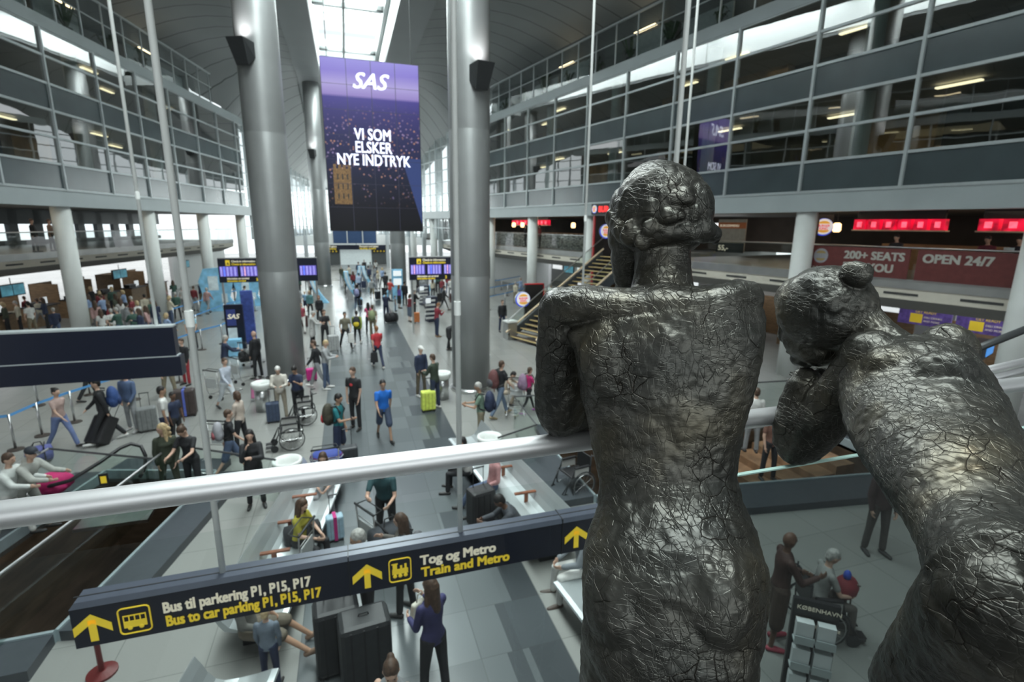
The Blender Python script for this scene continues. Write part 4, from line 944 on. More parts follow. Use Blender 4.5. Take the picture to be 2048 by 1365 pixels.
# ------------------------------------------------------------------ luggage
def wheel(b, c, r, w, ax='x', n=12):
    x, y, z = c
    if ax == 'x': b.tube([(x-w/2,y,z),(x+w/2,y,z)], r, n)
    else: b.tube([(x,y-w/2,z),(x,y+w/2,z)], r, n)
def suitcase(p, rz, w, d, h, col, label, tilt=0.0, handle=True, band=None, group=None):
    t = empty('suitcase', p, rz, label, 'suitcase', group); t.rotation_euler = (tilt, 0, rz)
    m = colmat(col, .5, 'case', .15)
    b = MB(); b.box(-w/2,w/2,-d/2,d/2,.05,h); b.build('body', m, t, bevel=min(w,d)*.16)
    b = MB()
    for k in range(3): b.box(-w/2+w*(.2+.25*k),-w/2+w*(.24+.25*k),-d/2-.006,d/2+.006,.09,h-.05)
    b.build('rib', colmat(tuple(c*.6 for c in col), .5, 'case'), t)
    b = MB()
    for sx in (-1,1):
        for sy in (-1,1): wheel(b, (sx*w*.38, sy*d*.32, .028), .028, .03)
    b.build('wheel', M_black, t)
    b = MB()
    if handle:
        hh = .38
        for s in (-1,1): b.tube([(s*w*.22,d*.3,h-.02),(s*w*.22,d*.3,h+hh)], .008, 6)
        b.tube([(-w*.25,d*.3,h+hh),(w*.25,d*.3,h+hh)], .014, 8)
    else: b.tube([(-.06,0,h),(-.05,0,h+.03),(.05,0,h+.03),(.06,0,h)], .01, 6)
    b.build('handle', M_dark, t)
    if band: b = MB(); b.box(-.03,.03,-d/2-.012,d/2+.012,.045,h+.012); b.build('strap', colmat(band), t)
    return t
def duffel(p, rz, L, r, col, label):
    t = empty('duffel_bag', p, rz, label, 'bag')
    b = MB(); b.tube([(-L/2,0,r),(-L*.45,0,r),(0,0,r*1.03),(L*.45,0,r),(L/2,0,r)], [r*.6,r*.95,r,r*.95,r*.6], 14); b.build('body', colmat(col), t, smooth=True)
    b = MB(); b.tube([(-L*.2,-r*.3,r*1.95),(-L*.12,0,r*2.5),(L*.12,0,r*2.5),(L*.2,-r*.3,r*1.95)], .014, 6); b.build('handle', M_black, t)
    b = MB(); b.box(-L*.24,-L*.2,-r*1.05,r*1.05,r*.4,r*2.06); b.box(L*.2,L*.24,-r*1.05,r*1.05,r*.4,r*2.06); b.build('strap', M_black, t)
    return t
def backpack(p, rz, col, label, s=1.0, acc=None, lean=0.0):
    t = empty('backpack', p, rz, label, 'backpack'); t.rotation_euler = (lean, 0, rz)
    b = MB(); b.ell((0,-.12*s,0),(.155*s,.115*s,.24*s),0,14,10); b.ell((0,-.10*s,-.08*s),(.165*s,.12*s,.17*s)); b.build('main_pack', colmat(col), t, voxel=.014, sm=2)
    b = MB(); b.ell((0,-.21*s,-.09*s),(.12*s,.05*s,.11*s)); b.build('front_pocket', colmat(acc or tuple(c*.6 for c in col)), t, smooth=True)
    b = MB()
    for q in (-1,1): b.tube([(q*.09*s,-.02,.19*s),(q*.115*s,.10*s,.22*s),(q*.12*s,.19*s,.10*s),(q*.13*s,.10*s,-.12*s),(q*.11*s,-.02,-.17*s)], .016*s, 6)
    b.build('strap', M_black, t)
    return t
def handbag(p, rz, w, h, col, label, name='handbag'):
    t = empty(name, p, rz, label, 'bag')
    b = MB(); b.hexa([(-w/2,-.06,-h),(w/2,-.06,-h),(w/2,.06,-h),(-w/2,.06,-h),(-w*.42,-.035,0),(w*.42,-.035,0),(w*.42,.035,0),(-w*.42,.035,0)]); b.build('body', colmat(col), t, bevel=.02)
    b = MB(); b.tube([(-w*.25,0,-.01),(-w*.18,0,.10),(w*.18,0,.10),(w*.25,0,-.01)], .009, 6); b.build('handle', colmat(tuple(c*.7 for c in col)), t)
    return t
def cart(p, rz, label):
    t = empty('luggage_trolley', p, rz, label, 'trolley')
    b = MB()
    for s in (-1,1): b.tube([(s*.27,.85,.12),(s*.25,0,.16),(s*.25,-.06,.3),(s*.27,-.10,1.0)], .014, 8)
    for z in (.42,.6,.78): b.tube([(-.26,-.07,z),(.26,-.07,z)], .009, 6)
    for y in (.1,.35,.6,.83): b.tube([(-.26,y,.14),(.26,y,.14)], .01, 6)
    b.build('frame', M_steel, t, smooth=True)
    b = MB(); b.tube([(-.29,-.11,1.02),(.29,-.11,1.02)], .02, 10); b.tube([(-.27,-.10,1.0),(-.24,.08,1.02),(.24,.08,1.02),(.27,-.10,1.0)], .011, 6); b.build('push_bar', M_dark, t, smooth=True)
    b = MB(); b.box(-.2,.2,-.10,-.08,.45,.75); b.build('advert_plate', mat('trolley_plate', (0.5,0.52,0.52), .5), t)
    for c in ((-.24,.02,.06),(.24,.02,.06),(0,.8,.05)): b = MB(); wheel(b, c, .06 if c[1] < .5 else .05, .035); b.build('wheel', M_black, t)
    return t
def wheelchair(p, rz, label):
    t = empty('wheelchair', p, rz, label, 'wheelchair')
    for s in (-1,1):
        b = MB(); pts = [(s*.30, .30*math.cos(a), .31+.30*math.sin(a)) for a in np.arange(0, 6.28, .35)]
        b.tube(pts, .014, 8, close=True, cap=False); w_ = b.build('wheel', M_dark, t, smooth=True)
        b = MB(); pts = [(s*.325, .255*math.cos(a), .31+.255*math.sin(a)) for a in np.arange(0, 6.28, .35)]; b.tube(pts, .008, 6, close=True, cap=False)
        for k in range(12): a = k*.5236; b.tube([(s*.30,0,.31),(s*.30,.29*math.cos(a),.31+.29*math.sin(a))], .0025, 4)
        b.build('hand_rim', M_steel, w_)
        b = MB(); wheel(b, (s*.24,.42,.09), .09, .03); b.build('caster', M_dark, t)
    b = MB()
    for s in (-1,1):
        b.tube([(s*.24,-.22,.95),(s*.24,-.20,.5),(s*.24,-.18,.3)], .012, 8); b.tube([(s*.24,-.22,.9),(s*.24,-.34,.92)], .014, 8)
        b.tube([(s*.25,-.2,.70),(s*.25,.2,.70),(s*.25,.26,.5)], .012, 8); b.tube([(s*.24,-.2,.48),(s*.24,.3,.48),(s*.22,.42,.25),(s*.2,.5,.12)], .012, 8); b.tube([(s*.24,.3,.48),(s*.24,.42,.18)], .01, 6)
    b.build('frame', M_dark, t, smooth=True)
    b = MB(); b.box(-.23,.23,-.2,.26,.47,.51); b.build('seat', M_black, t, bevel=.01)
    b = MB(); b.box(-.23,.23,-.22,-.19,.52,.90); b.build('backrest', M_black, t, bevel=.01)
    for s in (-1,1):
        b = MB(); b.box(s*.25-.03,s*.25+.03,-.15,.2,.70,.73); b.build('armrest', M_black, t)
        b = MB(); b.box(s*.255-.006,s*.255+.006,-.15,.2,.52,.69); b.build('side_guard', mat('pale_guard', (0.5,0.5,0.48), .5), t)
        b = MB(); b.box(s*.12-.07,s*.12+.07,.48,.62,.10,.12); b.build('footrest', M_black, t)
    return t
wheelchair(at_z(612, 845), math.radians(98), 'empty black wheelchair right behind the elderly man, farther one of two')
wheelchair(at_z(585, 893), math.radians(98), 'empty black wheelchair nearer the litter bin, front one of two')
wheelchair(at_z(1150, 985), math.radians(100), 'dark folded-looking wheelchair behind the right bench, beside the tall statue')
# free-standing luggage
suitcase(at_z(668, 703), .2, .46,.30,.76, (.33,.34,.34), 'upright silver suitcase standing alone in the walkway', handle=True)
suitcase(at_z(857, 822), .1, .44,.27,.66, (.62,.72,.12), 'lime yellow suitcase between the man in white cap and the man in green jacket')
suitcase(at_z(833, 646), 0, .38,.25,.62, (.62,.20,.06), 'small orange suitcase beside the black and white check-in machine')
suitcase(at_z(298, 862), .3, .46,.30,.70, (.18,.19,.19), 'grey hard suitcase pulled by the person in blue jacket')
suitcase(at_z(190, 893), -.5, .5,.34,.80, (.02,.02,.022), 'big black suitcase tilted behind the man with blue backpack', tilt=-.6)
suitcase(at_z(374, 832), .1, .56,.34,.84, (.055,.04,.038), 'large brown suitcase with a blue strap near the thin pole', band=(.10,.14,.5), handle=False)
suitcase(at_z(624, 762), .2, .36,.24,.48, (.55,.02,.22), 'small magenta suitcase pulled by the man in dark jacket by the column')
suitcase(at_z(962, 1052), .25, .5,.36,.80, (.018,.018,.02), 'black soft suitcase with a white tag at the end of the right bench')
suitcase(at_z(548, 845), .1, .36,.24,.62, (.05,.07,.12), 'small dark blue suitcase beside the elderly man near the column')
suitcase(at_z(672, 1080), .15, .30,.20,.50, (.35,.50,.60), 'pale blue suitcase with pink stripe on the floor by the bench', band=(.5,.03,.2))
suitcase(at_z(680, 1335), .1, .56,.38,.98, (.016,.017,.019), 'very large black suitcase with white tags at the bottom of the walkway')
suitcase(at_z(735, 1365), .1, .62,.42,1.0, (.022,.024,.026), 'huge worn black soft bag standing beside the very large black suitcase', handle=False)
suitcase(at_z(700, 950), .1, .40,.28,.72, (.04,.045,.05), 'dark grey hard suitcase beside the trolley with the striped bag')
suitcase(at_z(720, 612), .1, .34,.22,.48, (.03,.03,.03), 'small black suitcase rolling far up the walkway')
# ------------------------------------------------------------------ glass fences, escalator
M_cap = mat('fence_cap', (0.12,0.125,0.13), .35, .6); M_cap2 = mat('fence_cap_light', (0.5,0.51,0.52), .35, .7)
def fence(pts, label, zt=1.1, zb_=0.16, cap=None):
    o = Vector((pts[0][0], pts[0][1], 0)); r = empty('glass_fence', o, 0, label, 'railing')
    P = [Vector((x, y, 0))-o for x, y in pts]
    for i in range(len(P)-1):
        b = MB(); a, c = P[i], P[i+1]; b.quad(a+Vector((0,0,zb_)), c+Vector((0,0,zb_)), c+Vector((0,0,zt)), a+Vector((0,0,zt))); b.build('pane', M_glassrail, r)
    b = MB(); b.tube([p+Vector((0,0,zt)) for p in P], .022, 8); b.build('cap_rail', cap or M_cap, r)
fence([(-5.05,6.0),(-4.17,9.8),(-3.76,11.73)], 'glass fence with pale cap rail along the right edge of the left stairwell', cap=M_cap2)
fence([(-3.76,11.73),(-1.60,10.35)], 'glass fence with dark cap rail in front of the woman leaning in black')
fence([(-7.3,7.0),(-6.33,11.04),(-6.12,12.22)], 'glass fence with pale cap rail along the far left stairwell edge', cap=M_cap2)
fence([(-6.12,12.22),(-3.93,11.09)], 'glass fence with dark cap rail beside the escalator handrail loop')
fence([(2.95,10.15),(4.04,10.62),(4.15,12.7),(12.9,11.8)], 'glass fence with dark cap rail round the right stairwell')
es = empty('escalator', (-4.9,10.6,0), 0, 'escalator head with a black handrail loop sinking into the left stairwell', 'escalator')
hp = [at_z(x, y, z)-Vector((-4.9,10.6,0)) for x, y, z in ((0,1000,.2),(90,975,.55),(140,962,.72),(200,925,.85),(240,897,.98),(262,888,1.0),(282,893,.93),(291,912,.75),(290,935,.5),(280,955,.3))]
b = MB(); b.tube(hp, .038, 10); b.build('handrail', M_black, es, smooth=True)
b = MB()
for i in range(2, 9):
    a, c = hp[i], hp[i+1]; b.quad(Vector((a.x,a.y,.05)), Vector((c.x,c.y,.05)), c, a)
b.build('glass_side', M_glassrail, es)
b = MB(); q = at_z(208, 962, .6)-Vector((-4.9,10.6,0)); b.box(q.x-.08,q.x+.08,q.y-.01,q.y+.01,.5,.75); b.build('warning_plate', M_black, es); b = MB(); b.box(q.x-.05,q.x+.05,q.y-.014,q.y-.01,.55,.70); b.build('warning_symbol', M_yel, es)
b = MB(); b.box(-.3,.9,.0,.9,0.0,.06); b.build('comb_plate', M_steel, es)
# steel handrails right of the bent statue
rl = empty('side_railing', (3.2,1.6,4.05), 0, 'two slim steel rails and a dark rail rising beyond the bent statue', 'railing')
b = MB()
for pa, pb, r_ in (((1900,757),(2120,706),.013),((1900,778),(2120,722),.013)):
    a = at_d(*pa, 1.75)-Vector((3.2,1.6,4.05)); c = at_d(*pb, 2.1)-Vector((3.2,1.6,4.05)); b.tube([a, c], r_, 10)
b.build('rail', M_rail, rl, smooth=True)
b = MB(); a = at_d(1860, 735, 2.9)-Vector((3.2,1.6,4.05)); c = at_d(2130, 628, 3.0)-Vector((3.2,1.6,4.05)); b.tube([a, c], .022, 10); b.build('dark_rail', M_dark, rl, smooth=True)
# ------------------------------------------------------------------ wooden stairs to the burger floor
M_tread = mat('stair_tread', (0.075,0.050,0.035), .45, var=.3); M_nose = mat('brass_nosing', (0.75,0.58,0.28), .4, .3, var=.1); M_lwood = mat('light_handrail', (0.75,0.60,0.42), .4, var=.1)
S0 = at_z(1050, 688); S1 = Vector((14.4, 25.6, 4.05)); dr = Vector((S1.x-S0.x, S1.y-S0.y, 0)); Ls = dr.length; dr.normalize(); pd = Vector((-dr.y, dr.x, 0))
st = empty('wooden_stairs', (S0.x, S0.y, 0), 0, 'dark wooden staircase with yellow step edges climbing to the burger restaurant', 'stairs')
def SP(a, w_, z): return dr*a+pd*w_+Vector((0,0,z))
N = 22
for k in range(N):
    a0_, a1_ = Ls*k/N, Ls*(k+1)/N; z = 4.05*(k+1)/N
    b = MB(); b.hexa([SP(a0_,-1.1,z-.05),SP(a1_,-1.1,z-.05),SP(a1_,1.1,z-.05),SP(a0_,1.1,z-.05),SP(a0_,-1.1,z),SP(a1_,-1.1,z),SP(a1_,1.1,z),SP(a0_,1.1,z)]); tr = b.build('tread', M_tread, st)
    b = MB(); b.hexa([SP(a0_-.02,-1.1,z-.03),SP(a0_+.05,-1.1,z-.03),SP(a0_+.05,1.1,z-.03),SP(a0_-.02,1.1,z-.03),SP(a0_-.02,-1.1,z+.012),SP(a0_+.05,-1.1,z+.012),SP(a0_+.05,1.1,z+.012),SP(a0_-.02,1.1,z+.012)]); b.build('nosing', M_nose, tr)
for s_ in (-1.15, 1.15):
    b = MB(); b.hexa([SP(0,s_-.04,0),SP(Ls,s_-.04,3.75),SP(Ls,s_+.04,3.75),SP(0,s_+.04,0),SP(-.2,s_-.04,.32),SP(Ls-.1,s_-.04,4.3),SP(Ls-.1,s_+.04,4.3),SP(-.2,s_+.04,.32)]); b.build('stringer', mat('stringer_slate', (0.05,0.06,0.07), .4), st)
    b = MB(); b.tube([SP(-.3,s_,.42),SP(Ls,s_,4.45)], .05, 8); b.build('timber_strip', M_lwood, st)
    b = MB(); b.quad(SP(0,s_,.4), SP(Ls,s_,4.45), SP(Ls,s_,5.1), SP(0,s_,1.05)); b.build('glass_side', M_glassrail, st)
    b = MB(); b.tube([SP(-.2,s_,1.0),SP(Ls,s_,5.12)], .025, 8); b.build('handrail', M_steel, st)
# ------------------------------------------------------------------ burger restaurant signs
M_bk = mat('sign_black', (0.015,0.013,0.014), .35); M_bkred = mat('sign_red_glow', (0.85,0.03,0.03), .4, emit=1.4, var=.05)
M_disc = mat('sign_disc_white', (0.80,0.82,0.86), .4, emit=.42, var=.02); M_discblue = mat('sign_disc_blue', (0.03,0.07,0.65), .4, emit=.6, var=.05); M_bun = mat('sign_bun_orange', (0.75,0.38,0.05), .4, emit=.45, var=.05)
M_logored = mat('logo_red', (0.65,0.03,0.03), .4, emit=.5, var=.05)
def burger_disc(c, R_, rz, parent, depth=.12):
    """round illuminated sign: blue crescent, two buns, red words"""
    g = empty('round_sign', c, rz); g.parent = parent
    b = MB(); b.tube([(0,0,0),(0,depth,0)], R_, 36); b.build('sign_rim', M_frame, g)
    b = MB(); b.tube([(0,-.012,0),(0,-.002,0)], R_*.985, 36); b.build('blue_crescent', M_discblue, g)
    b = MB(); b.tube([(R_*.05,-.022,R_*.05),(R_*.05,-.012,R_*.05)], R_*.90, 36); b.build('sign_face', M_disc, g)
    for s in (-1, 1):
        b = MB(); pts = [(R_*.62*math.cos(a)*1.0+R_*.05, -.03, s*R_*(.30+.38*math.sin(a))+R_*.03) for a in np.linspace(0.15, math.pi-.15, 12)]
        b.add(pts, [tuple(range(12)) if s < 0 else tuple(range(11,-1,-1))]); b.build('bun', M_bun, g)
    text('BURGER', R_*.36, M_logored, g, (R_*.05, -.034, R_*.04), align='CENTER', bold=.01*R_, sx=.9); text('KING', R_*.40, M_logored, g, (R_*.05, -.034, -R_*.30), align='CENTER', bold=.01*R_, sx=.9)
    return g
ua = 27.4
fs = empty('burger_fascia_sign', FR(ua-2.6, -.12, 6.62), 0, 'black fascia sign with a round logo and red letters left of the tall statue head', 'sign')
fs.rotation_euler = (0,0,math.radians(-78.7))
b = MB(); b.box(-2.7,2.7,0.0,.1,-.27,.33); b.build('sign_board', M_bk, fs)
burger_disc((-2.38,-.03,.03), .23, 0, fs, .03); text('BURGER KING', .44, M_bkred, fs, (-2.02,-.02,-.12), bold=.02)
p = at_y(1030, 600, 26.1); pn = empty('burger_totem', (p.x+.95, 26.3, 0), 0, 'black totem with red edge and a round lit burger sign at the stair foot', 'sign')
b = MB(); b.box(-.3,.75,.0,.18,0,2.55); b.build('board', M_bk, pn); b = MB(); b.box(.75,.80,-.02,.2,0,2.6); b.box(-.3,.8,-.02,.2,2.55,2.6); b.build('red_edge', M_red, pn)
burger_disc((-.5,-.2,p.z), .42, 0, pn, .18)
q = at_y(1212, 463, 27.2); pn = empty('burger_sign', (q.x+.3, 27.3, 4.1), 0, 'tall black panel with red edge and glowing round burger sign beside the tall statue', 'sign')
b = MB(); b.add([(-1.0,0,2.2),(1.2,0,2.2),(1.2,0,-1.8),(-.9,0,-1.8),(-1.0,.12,2.2),(1.2,.12,2.2),(1.2,.12,-1.8),(-.9,.12,-1.8)], [(0,3,2,1),(4,5,6,7),(0,1,5,4),(1,2,6,5),(2,3,7,6),(3,0,4,7)]); b.build('board', M_bk, pn)
b = MB(); b.box(-1.04,-.96,-.03,.14,-1.8,2.2); b.build('red_edge', M_red, pn); burger_disc((-.3,-.12,q.z-4.1), .42, 0, pn, .1)
q = FR(16.3, 3.2, 5.72); pn = empty('burger_counter_sign', q, 0, 'glowing round burger sign on a black pillar right of the white column between the statues', 'sign')
b = MB(); b.box(-.1,.75,.12,.5,-1.6,.6); b.build('pillar', M_bk, pn); burger_disc((.1,0,.05), .36, math.radians(-55), pn, .06)
# red glowing menu lamps
M_redl = mat('red_lamp_box', (0.55,0.005,0.03), .4, emit=1.0, var=.6, scale=2.6)
def redrow(u0, u1, n, z, k, label):
    o, lf = local(FR, (u0+u1)/2, n, z); r = empty('red_light_box', o, 0, label, 'lamp'); d = (u1-u0)/k
    for i in range(k): b = MB(); b.box(u0+d*i+.05, u0+d*(i+1)-.05, n, n+.3, z-.19, z+.19, f=lf); fc = b.build('lit_face', M_redl, r); b = MB(); b.box(u0+d*(i+.34), u0+d*(i+.66), n-.012, n, z-.10, z+.10, f=lf); b.build('hot_spot', mat('red_hot_spot', (1,.10,.15), .4, emit=1.6, var=.2), fc)
    b = MB(); b.box(u0, u1, n-.02, n+.32, z-.24, z-.19, f=lf); b.build('bottom_edge', M_lwood, r); b = MB(); b.box(u0+.1, u1-.1, n+.1, n+.2, z+.19, 6.45, f=lf); b.build('hanger_plate', M_dark, r)
redrow(12.0, 15.0, 3.0, 5.88, 6, 'row of six red glowing menu boxes over the burger counter'); redrow(9.4, 11.2, 3.0, 5.88, 3, 'row of red glowing menu boxes nearest the right edge')
redrow(37.0, 39.2, 3.2, 5.95, 4, 'small red glowing menu boxes behind the second white column right of the metal column'); redrow(40.0, 42.6, 3.2, 5.95, 4, 'small red glowing menu boxes next to the metal column')
# counters, tables behind the balustrade
b = MB()
for u0, u1 in ((9,15.5),(34,46)): b.box(u0, u1, 6.5, 7.3, 4.05, 5.1, f=FR)
struct('trim_counter', b, M_wood)
# maroon banners with text on the balustrade
M_maroon = mat('maroon_banner', (0.13,0.030,0.028), .5, var=.1); M_bantext = mat('banner_text', (0.42,0.42,0.38), .6)
def banner(u0, u1, lines, label, logo=False):
    o = FR(u1, .82, 4.1); r = empty('banner', o, math.radians(-78.7), label, 'banner'); L_ = (u1-u0)*1.02
    b = MB(); b.box(0, L_, -.02, 0, 0, .98); b.build('cloth', M_maroon, r)
    xo = .15
    if logo:
        b = MB(); b.tube([(.42,-.03,.62),(.42,-.02,.62)], .27, 28); b.build('logo_disc', mat('logo_grey', (0.3,0.3,0.33), .5), r)
        for s in (-1,1): b = MB(); b.add([(.42+.18*math.cos(a),-.033,.62+s*(.08+.11*math.sin(a))) for a in np.linspace(.1,3.04,10)], [tuple(range(10)) if s < 0 else tuple(range(9,-1,-1))]); b.build('logo_bun', mat('logo_bun', (0.35,0.25,0.10), .5), r)
        text('BURGER KING', .13, M_bantext, r, (.15,-.025,.14), bold=.004); xo = 1.25
    for i, s in enumerate(lines): text(s, .38, M_bantext, r, (xo,-.025,.58-.40*i), bold=.016)
banner(11.95, 15.2, ['200+ SEATS','FOR YOU'], 'maroon banner on the balustrade promising seats, with a round logo', True); banner(9.3, 11.75, ['OPEN 24/7'], 'maroon banner with the word OPEN at the right edge of the balustrade')
# shop fronts: pale posters, menus, shelves
M_poster = mat('poster_grey', (0.34,0.31,0.27), .6, var=.1); M_orange = mat('poster_orange', (0.50,0.16,0.06), .6)
p0 = FR(20.0, 2.4, 4.05); r = empty('price_poster', p0, math.radians(-70), 'tall grey and orange menu board with the figure 55 right of the tall statue head', 'sign')
b = MB(); b.box(-.7,.7,0,.06,.5,2.05); b.build('board', M_poster, r); b = MB(); b.box(-.7,.7,-.01,.0,1.62,1.9); b.build('orange_band', M_orange, r)
b = MB(); b.box(-.7,.7,-.01,.0,.5,.95); b.build('dark_band', M_dark, r); text('55,-', .34, M_cream, r, (-.6,-.02,.6), bold=.01); text('BURGERMENU', .15, M_cream, r, (-.6,-.02,1.7), bold=.004)
M_shelf = mat('shop_shelf_goods', (0.35,0.36,0.36), .6, var=.9, scale=3.5, stretch=(1,1,3))
b = MB(); b.box(29, 46, 3.0, 3.4, 4.05, 5.15, f=FR); struct('trim_shop_shelves', b, M_shelf)
b = MB(); b.box(25.2, 29.0, 10, 10.2, 4.9, 6.0, f=FR); struct('window_shop', b, mat('bright_shop_window', (0.9,0.93,0.95), .4, emit=1.0, var=.1))
M_pend = mat('pendant_glow', (1.0,0.62,0.30), .5, emit=3.0, var=0)
for u, n, lb in ((15.9, 3.6, 'orange glowing pendant lamp right of the glowing round burger sign'), (33.4, 3.0, 'orange glowing pendant lamp left of the tall statue, above the shop shelves'), (39.6,2.5,'orange glowing pendant lamp, right one of a pair above the shop balustrade'), (41.0,2.5,'orange glowing pendant lamp, left one of a pair above the shop balustrade')):
    t = empty('pendant_lamp', FR(u,n,5.75), 0, lb, 'lamp'); b = MB(); b.lathe(0,0,[(.1,-.18),(.16,-.1),(.15,.14),(.08,.2)],14); b.build('shade', M_pend, t, smooth=True); b = MB(); b.tube([(0,0,.2),(0,0,.68)],.008,5); b.build('cord', M_dark, t)
# ------------------------------------------------------------------ check-in desks and monitors
M_scr = mat('desk_screen', (0.75,0.8,0.82), .4, emit=.6, var=.1); M_tv = mat('tv_teal', (0.06,0.20,0.26), .4, emit=.6, var=.5, scale=2)
def desk(F, u, n, rz, label, group):
    r = empty('check_in_desk', F(u, n, 0), rz, label, 'desk', group)
    b = MB(); b.box(-.9,.9,-.3,.35,0,1.05); b.box(-.9,-.84,.35,1.9,0,2.05); b.box(-.9,.9,1.84,1.9,0,2.05); b.build('oak_casing', M_wood, r)
    b = MB(); b.box(-.95,.95,-.42,.4,1.05,1.1); b.build('counter_top', M_black, r)
    b = MB(); b.box(.1,.55,-.05,.0,1.15,1.5); b.box(.3,.34,-.02,.03,1.08,1.15); b.build('monitor', M_scr, r)
    b = MB(); b.box(-.7,.1,-.1,.25,1.1,1.3); b.build('printer', M_black, r)
D = []
left = math.radians(80); right = math.radians(-79)
lbl = {0:'oak check-in desk at the far left under the mezzanine, nearest the blank navy sign', 3:'oak check-in desk between the first and second left white columns'}
for k in range(9): desk(FL, 22+2.9*k, 6.2, left, lbl.get(k, 'oak check-in desk in the long row along the left hall'), 'check-in desks of the left hall')
for k in range(9): desk(FR, 12+3.0*k, 5.5, right, 'oak check-in desk in the long row under the right mezzanine', 'check-in desks of the right hall')
def tv(F, u, n, z, rz, label, w=1.2, group=None, m=None):
    r = empty('hanging_monitor', F(u, n, z), rz, label, 'screen', group)
    b = MB(); b.box(-w/2,w/2,0,.1,-.3,.3); b.build('casing', M_black, r); b = MB(); b.box(-w/2+.05,-.03,-.01,0,-.25,.25); b.box(.03,w/2-.05,-.01,0,-.25,.25); b.build('picture', m or M_tv, r)
    b = MB(); b.tube([(0,.05,.3),(0,.05,2.95-z)],.02,6); b.build('hanger', M_dark, r)
for k in range(7): tv(FL, 22+4.2*k, 4.9, 2.35, left, 'dark hanging monitor above the left check-in desks', 1.5, 'monitors above the left desks')
for k in range(6): tv(FR, 18+3.6*k, 4.6, 2.4, right, 'dark hanging monitor above the right check-in desks', 1.3, 'monitors above the right desks')
M_pur = mat('purple_menu', (0.08,0.05,0.20), .4, emit=.4, var=.4); 
for k, u in enumerate((10.8, 12.6)):
    r = empty('menu_screen', FR(u, 4.2, 2.45), right, ('left' if k else 'right')+' one of two dark purple menu screens with yellow tickets behind the bent statue', 'screen')
    b = MB(); b.box(-.85,.85,0,.08,-.3,.3); b.build('casing', M_pur, r); b = MB(); b.box(-.45,-.05,-.01,0,-.22,.12); b.build('yellow_ticket', M_yel, r)
    text('GET READY', .13, M_yel, r, (-.3,-.015,.16)); text('DELI DRINKS', .10, M_cream, r, (.0,-.015,-.02)); text('AND MORE', .10, M_cream, r, (.0,-.015,-.16))
p = at_d(1978, 700, 9.5); r = empty('info_screen', p, math.radians(20), 'slanted bright blue screen in a dark box at the right edge', 'screen')
b = MB(); b.box(-.42,.42,0,.25,-.14,.14); b.build('casing', M_dark, r); b = MB(); b.box(-.2,.36,-.01,0,-.11,.11); b.build('picture', mat('blue_picture', (0.06,0.25,0.65), .4, emit=.8), r); b = MB(); b.tube([(0,.1,-.14),(.1,.3,-p.z+.02)],.03,8); b.build('post', M_dark, r)
# ------------------------------------------------------------------ queue posts with blue tape
M_tape = mat('blue_tape', (0.10,0.32,0.65), .6, var=.05)
qp = empty('queue_post', (0,0,0)); b = MB(); b.tube([(0,0,0.02),(0,0,.95)], .03, 10); b.build('post', M_steel, qp, smooth=True); b = MB(); b.lathe(0,0,[(.17,0),(.17,.02),(.05,.045)],16); b.build('base', mat('post_base', (0.05,0.04,0.035), .5), qp)
first = [True]
def queue(pxs, label, group, tape=True, z=.92):
    P = [at_z(x, y) for x, y in pxs]
    for p in P:
        o = qp if first[0] else copy_tree(qp); first[0] = False; o.location = p; tag(o, label, 'barrier', group)
    if tape:
        for a, c in zip(P[:-1], P[1:]):
            o = (a+c)/2; b = MB(); d = (c-a).normalized(); b.quad(a-o+Vector((0,0,z-.04)), c-o+Vector((0,0,z-.04)), c-o+Vector((0,0,z+.03)), a-o+Vector((0,0,z+.03)))
            tag(b.build('barrier_tape', M_tape, loc=o), 'blue barrier tape stretched between the '+group, 'tape', 'blue tapes of the '+group)
queue([(-60,912),(32,900),(85,872),(150,845),(270,800),(360,765)], 'steel queue post with blue tape on the pale floor below the blank navy sign', 'queue posts below the blank navy sign')
queue([(-40,838),(78,812),(180,790),(250,762)], 'steel queue post with blue tape nearest the blank navy sign, rear line', 'queue posts right behind the blank navy sign')
queue([(345,690),(395,665),(450,640),(510,622)], 'steel queue post with blue tape left of the nearest metal column', 'queue posts left of the metal column')
queue([(345,725),(405,700),(446,688),(500,655)], 'steel queue post with blue tape beside the dark blue banners', 'queue posts by the blue banners')
queue([(350,650),(400,632),(440,618),(495,600)], 'steel queue post with blue tape near the light blue stand', 'queue posts by the light blue stand')
queue([(978,620),(1010,612),(1050,600),(1078,594)], 'steel queue post with blue tape behind the man in black by the round sign', 'queue posts under the right mezzanine')
queue([(975,600),(1015,592),(1045,584)], 'steel queue post with blue tape before the right check-in desks', 'queue posts before the right desks')
queue([(975,585),(1003,580),(1040,572)], 'steel queue post with blue tape farthest up the right hall', 'queue posts far up the right hall')
# ------------------------------------------------------------------ banners, kiosks, blue stands
M_lblue = mat('light_blue_stand', (0.25,0.55,0.78), .5, var=.25, scale=2.5); M_lb2 = mat('white_blue_print', (0.70,0.80,0.86), .5, var=.2, scale=3)
def totem(px, py, w, h, m, label, name='totem', extra=None):
    p = at_z(px, py); r = empty(name, (p.x,p.y,0), 0, label, 'stand'); b = MB(); b.box(-w/2,w/2,-.1,.1,.05,h); b.build('panel', m, r, bevel=.01); b = MB(); b.box(-w/2-.05,w/2+.05,-.22,.22,0,.05); b.build('foot', M_steel, r)
    if extra: extra(r, w, h)
    return r
def ex1(r, w, h):
    b = MB(); b.box(-w/2+.08,w/2-.3,-.112,-.1,h*.55,h*.9); b.build('logo_patch', mat('navy_print', (0.04,0.06,0.25), .5), r); text('SAS', .3, M_cream, r, (-w/2+.1,-.12,h*.7), bold=.01, shear=.3)
    b = MB(); b.box(-w/2+.08,w/2-.3,-.112,-.1,h*.12,h*.5); b.build('picture', M_lb2, r)
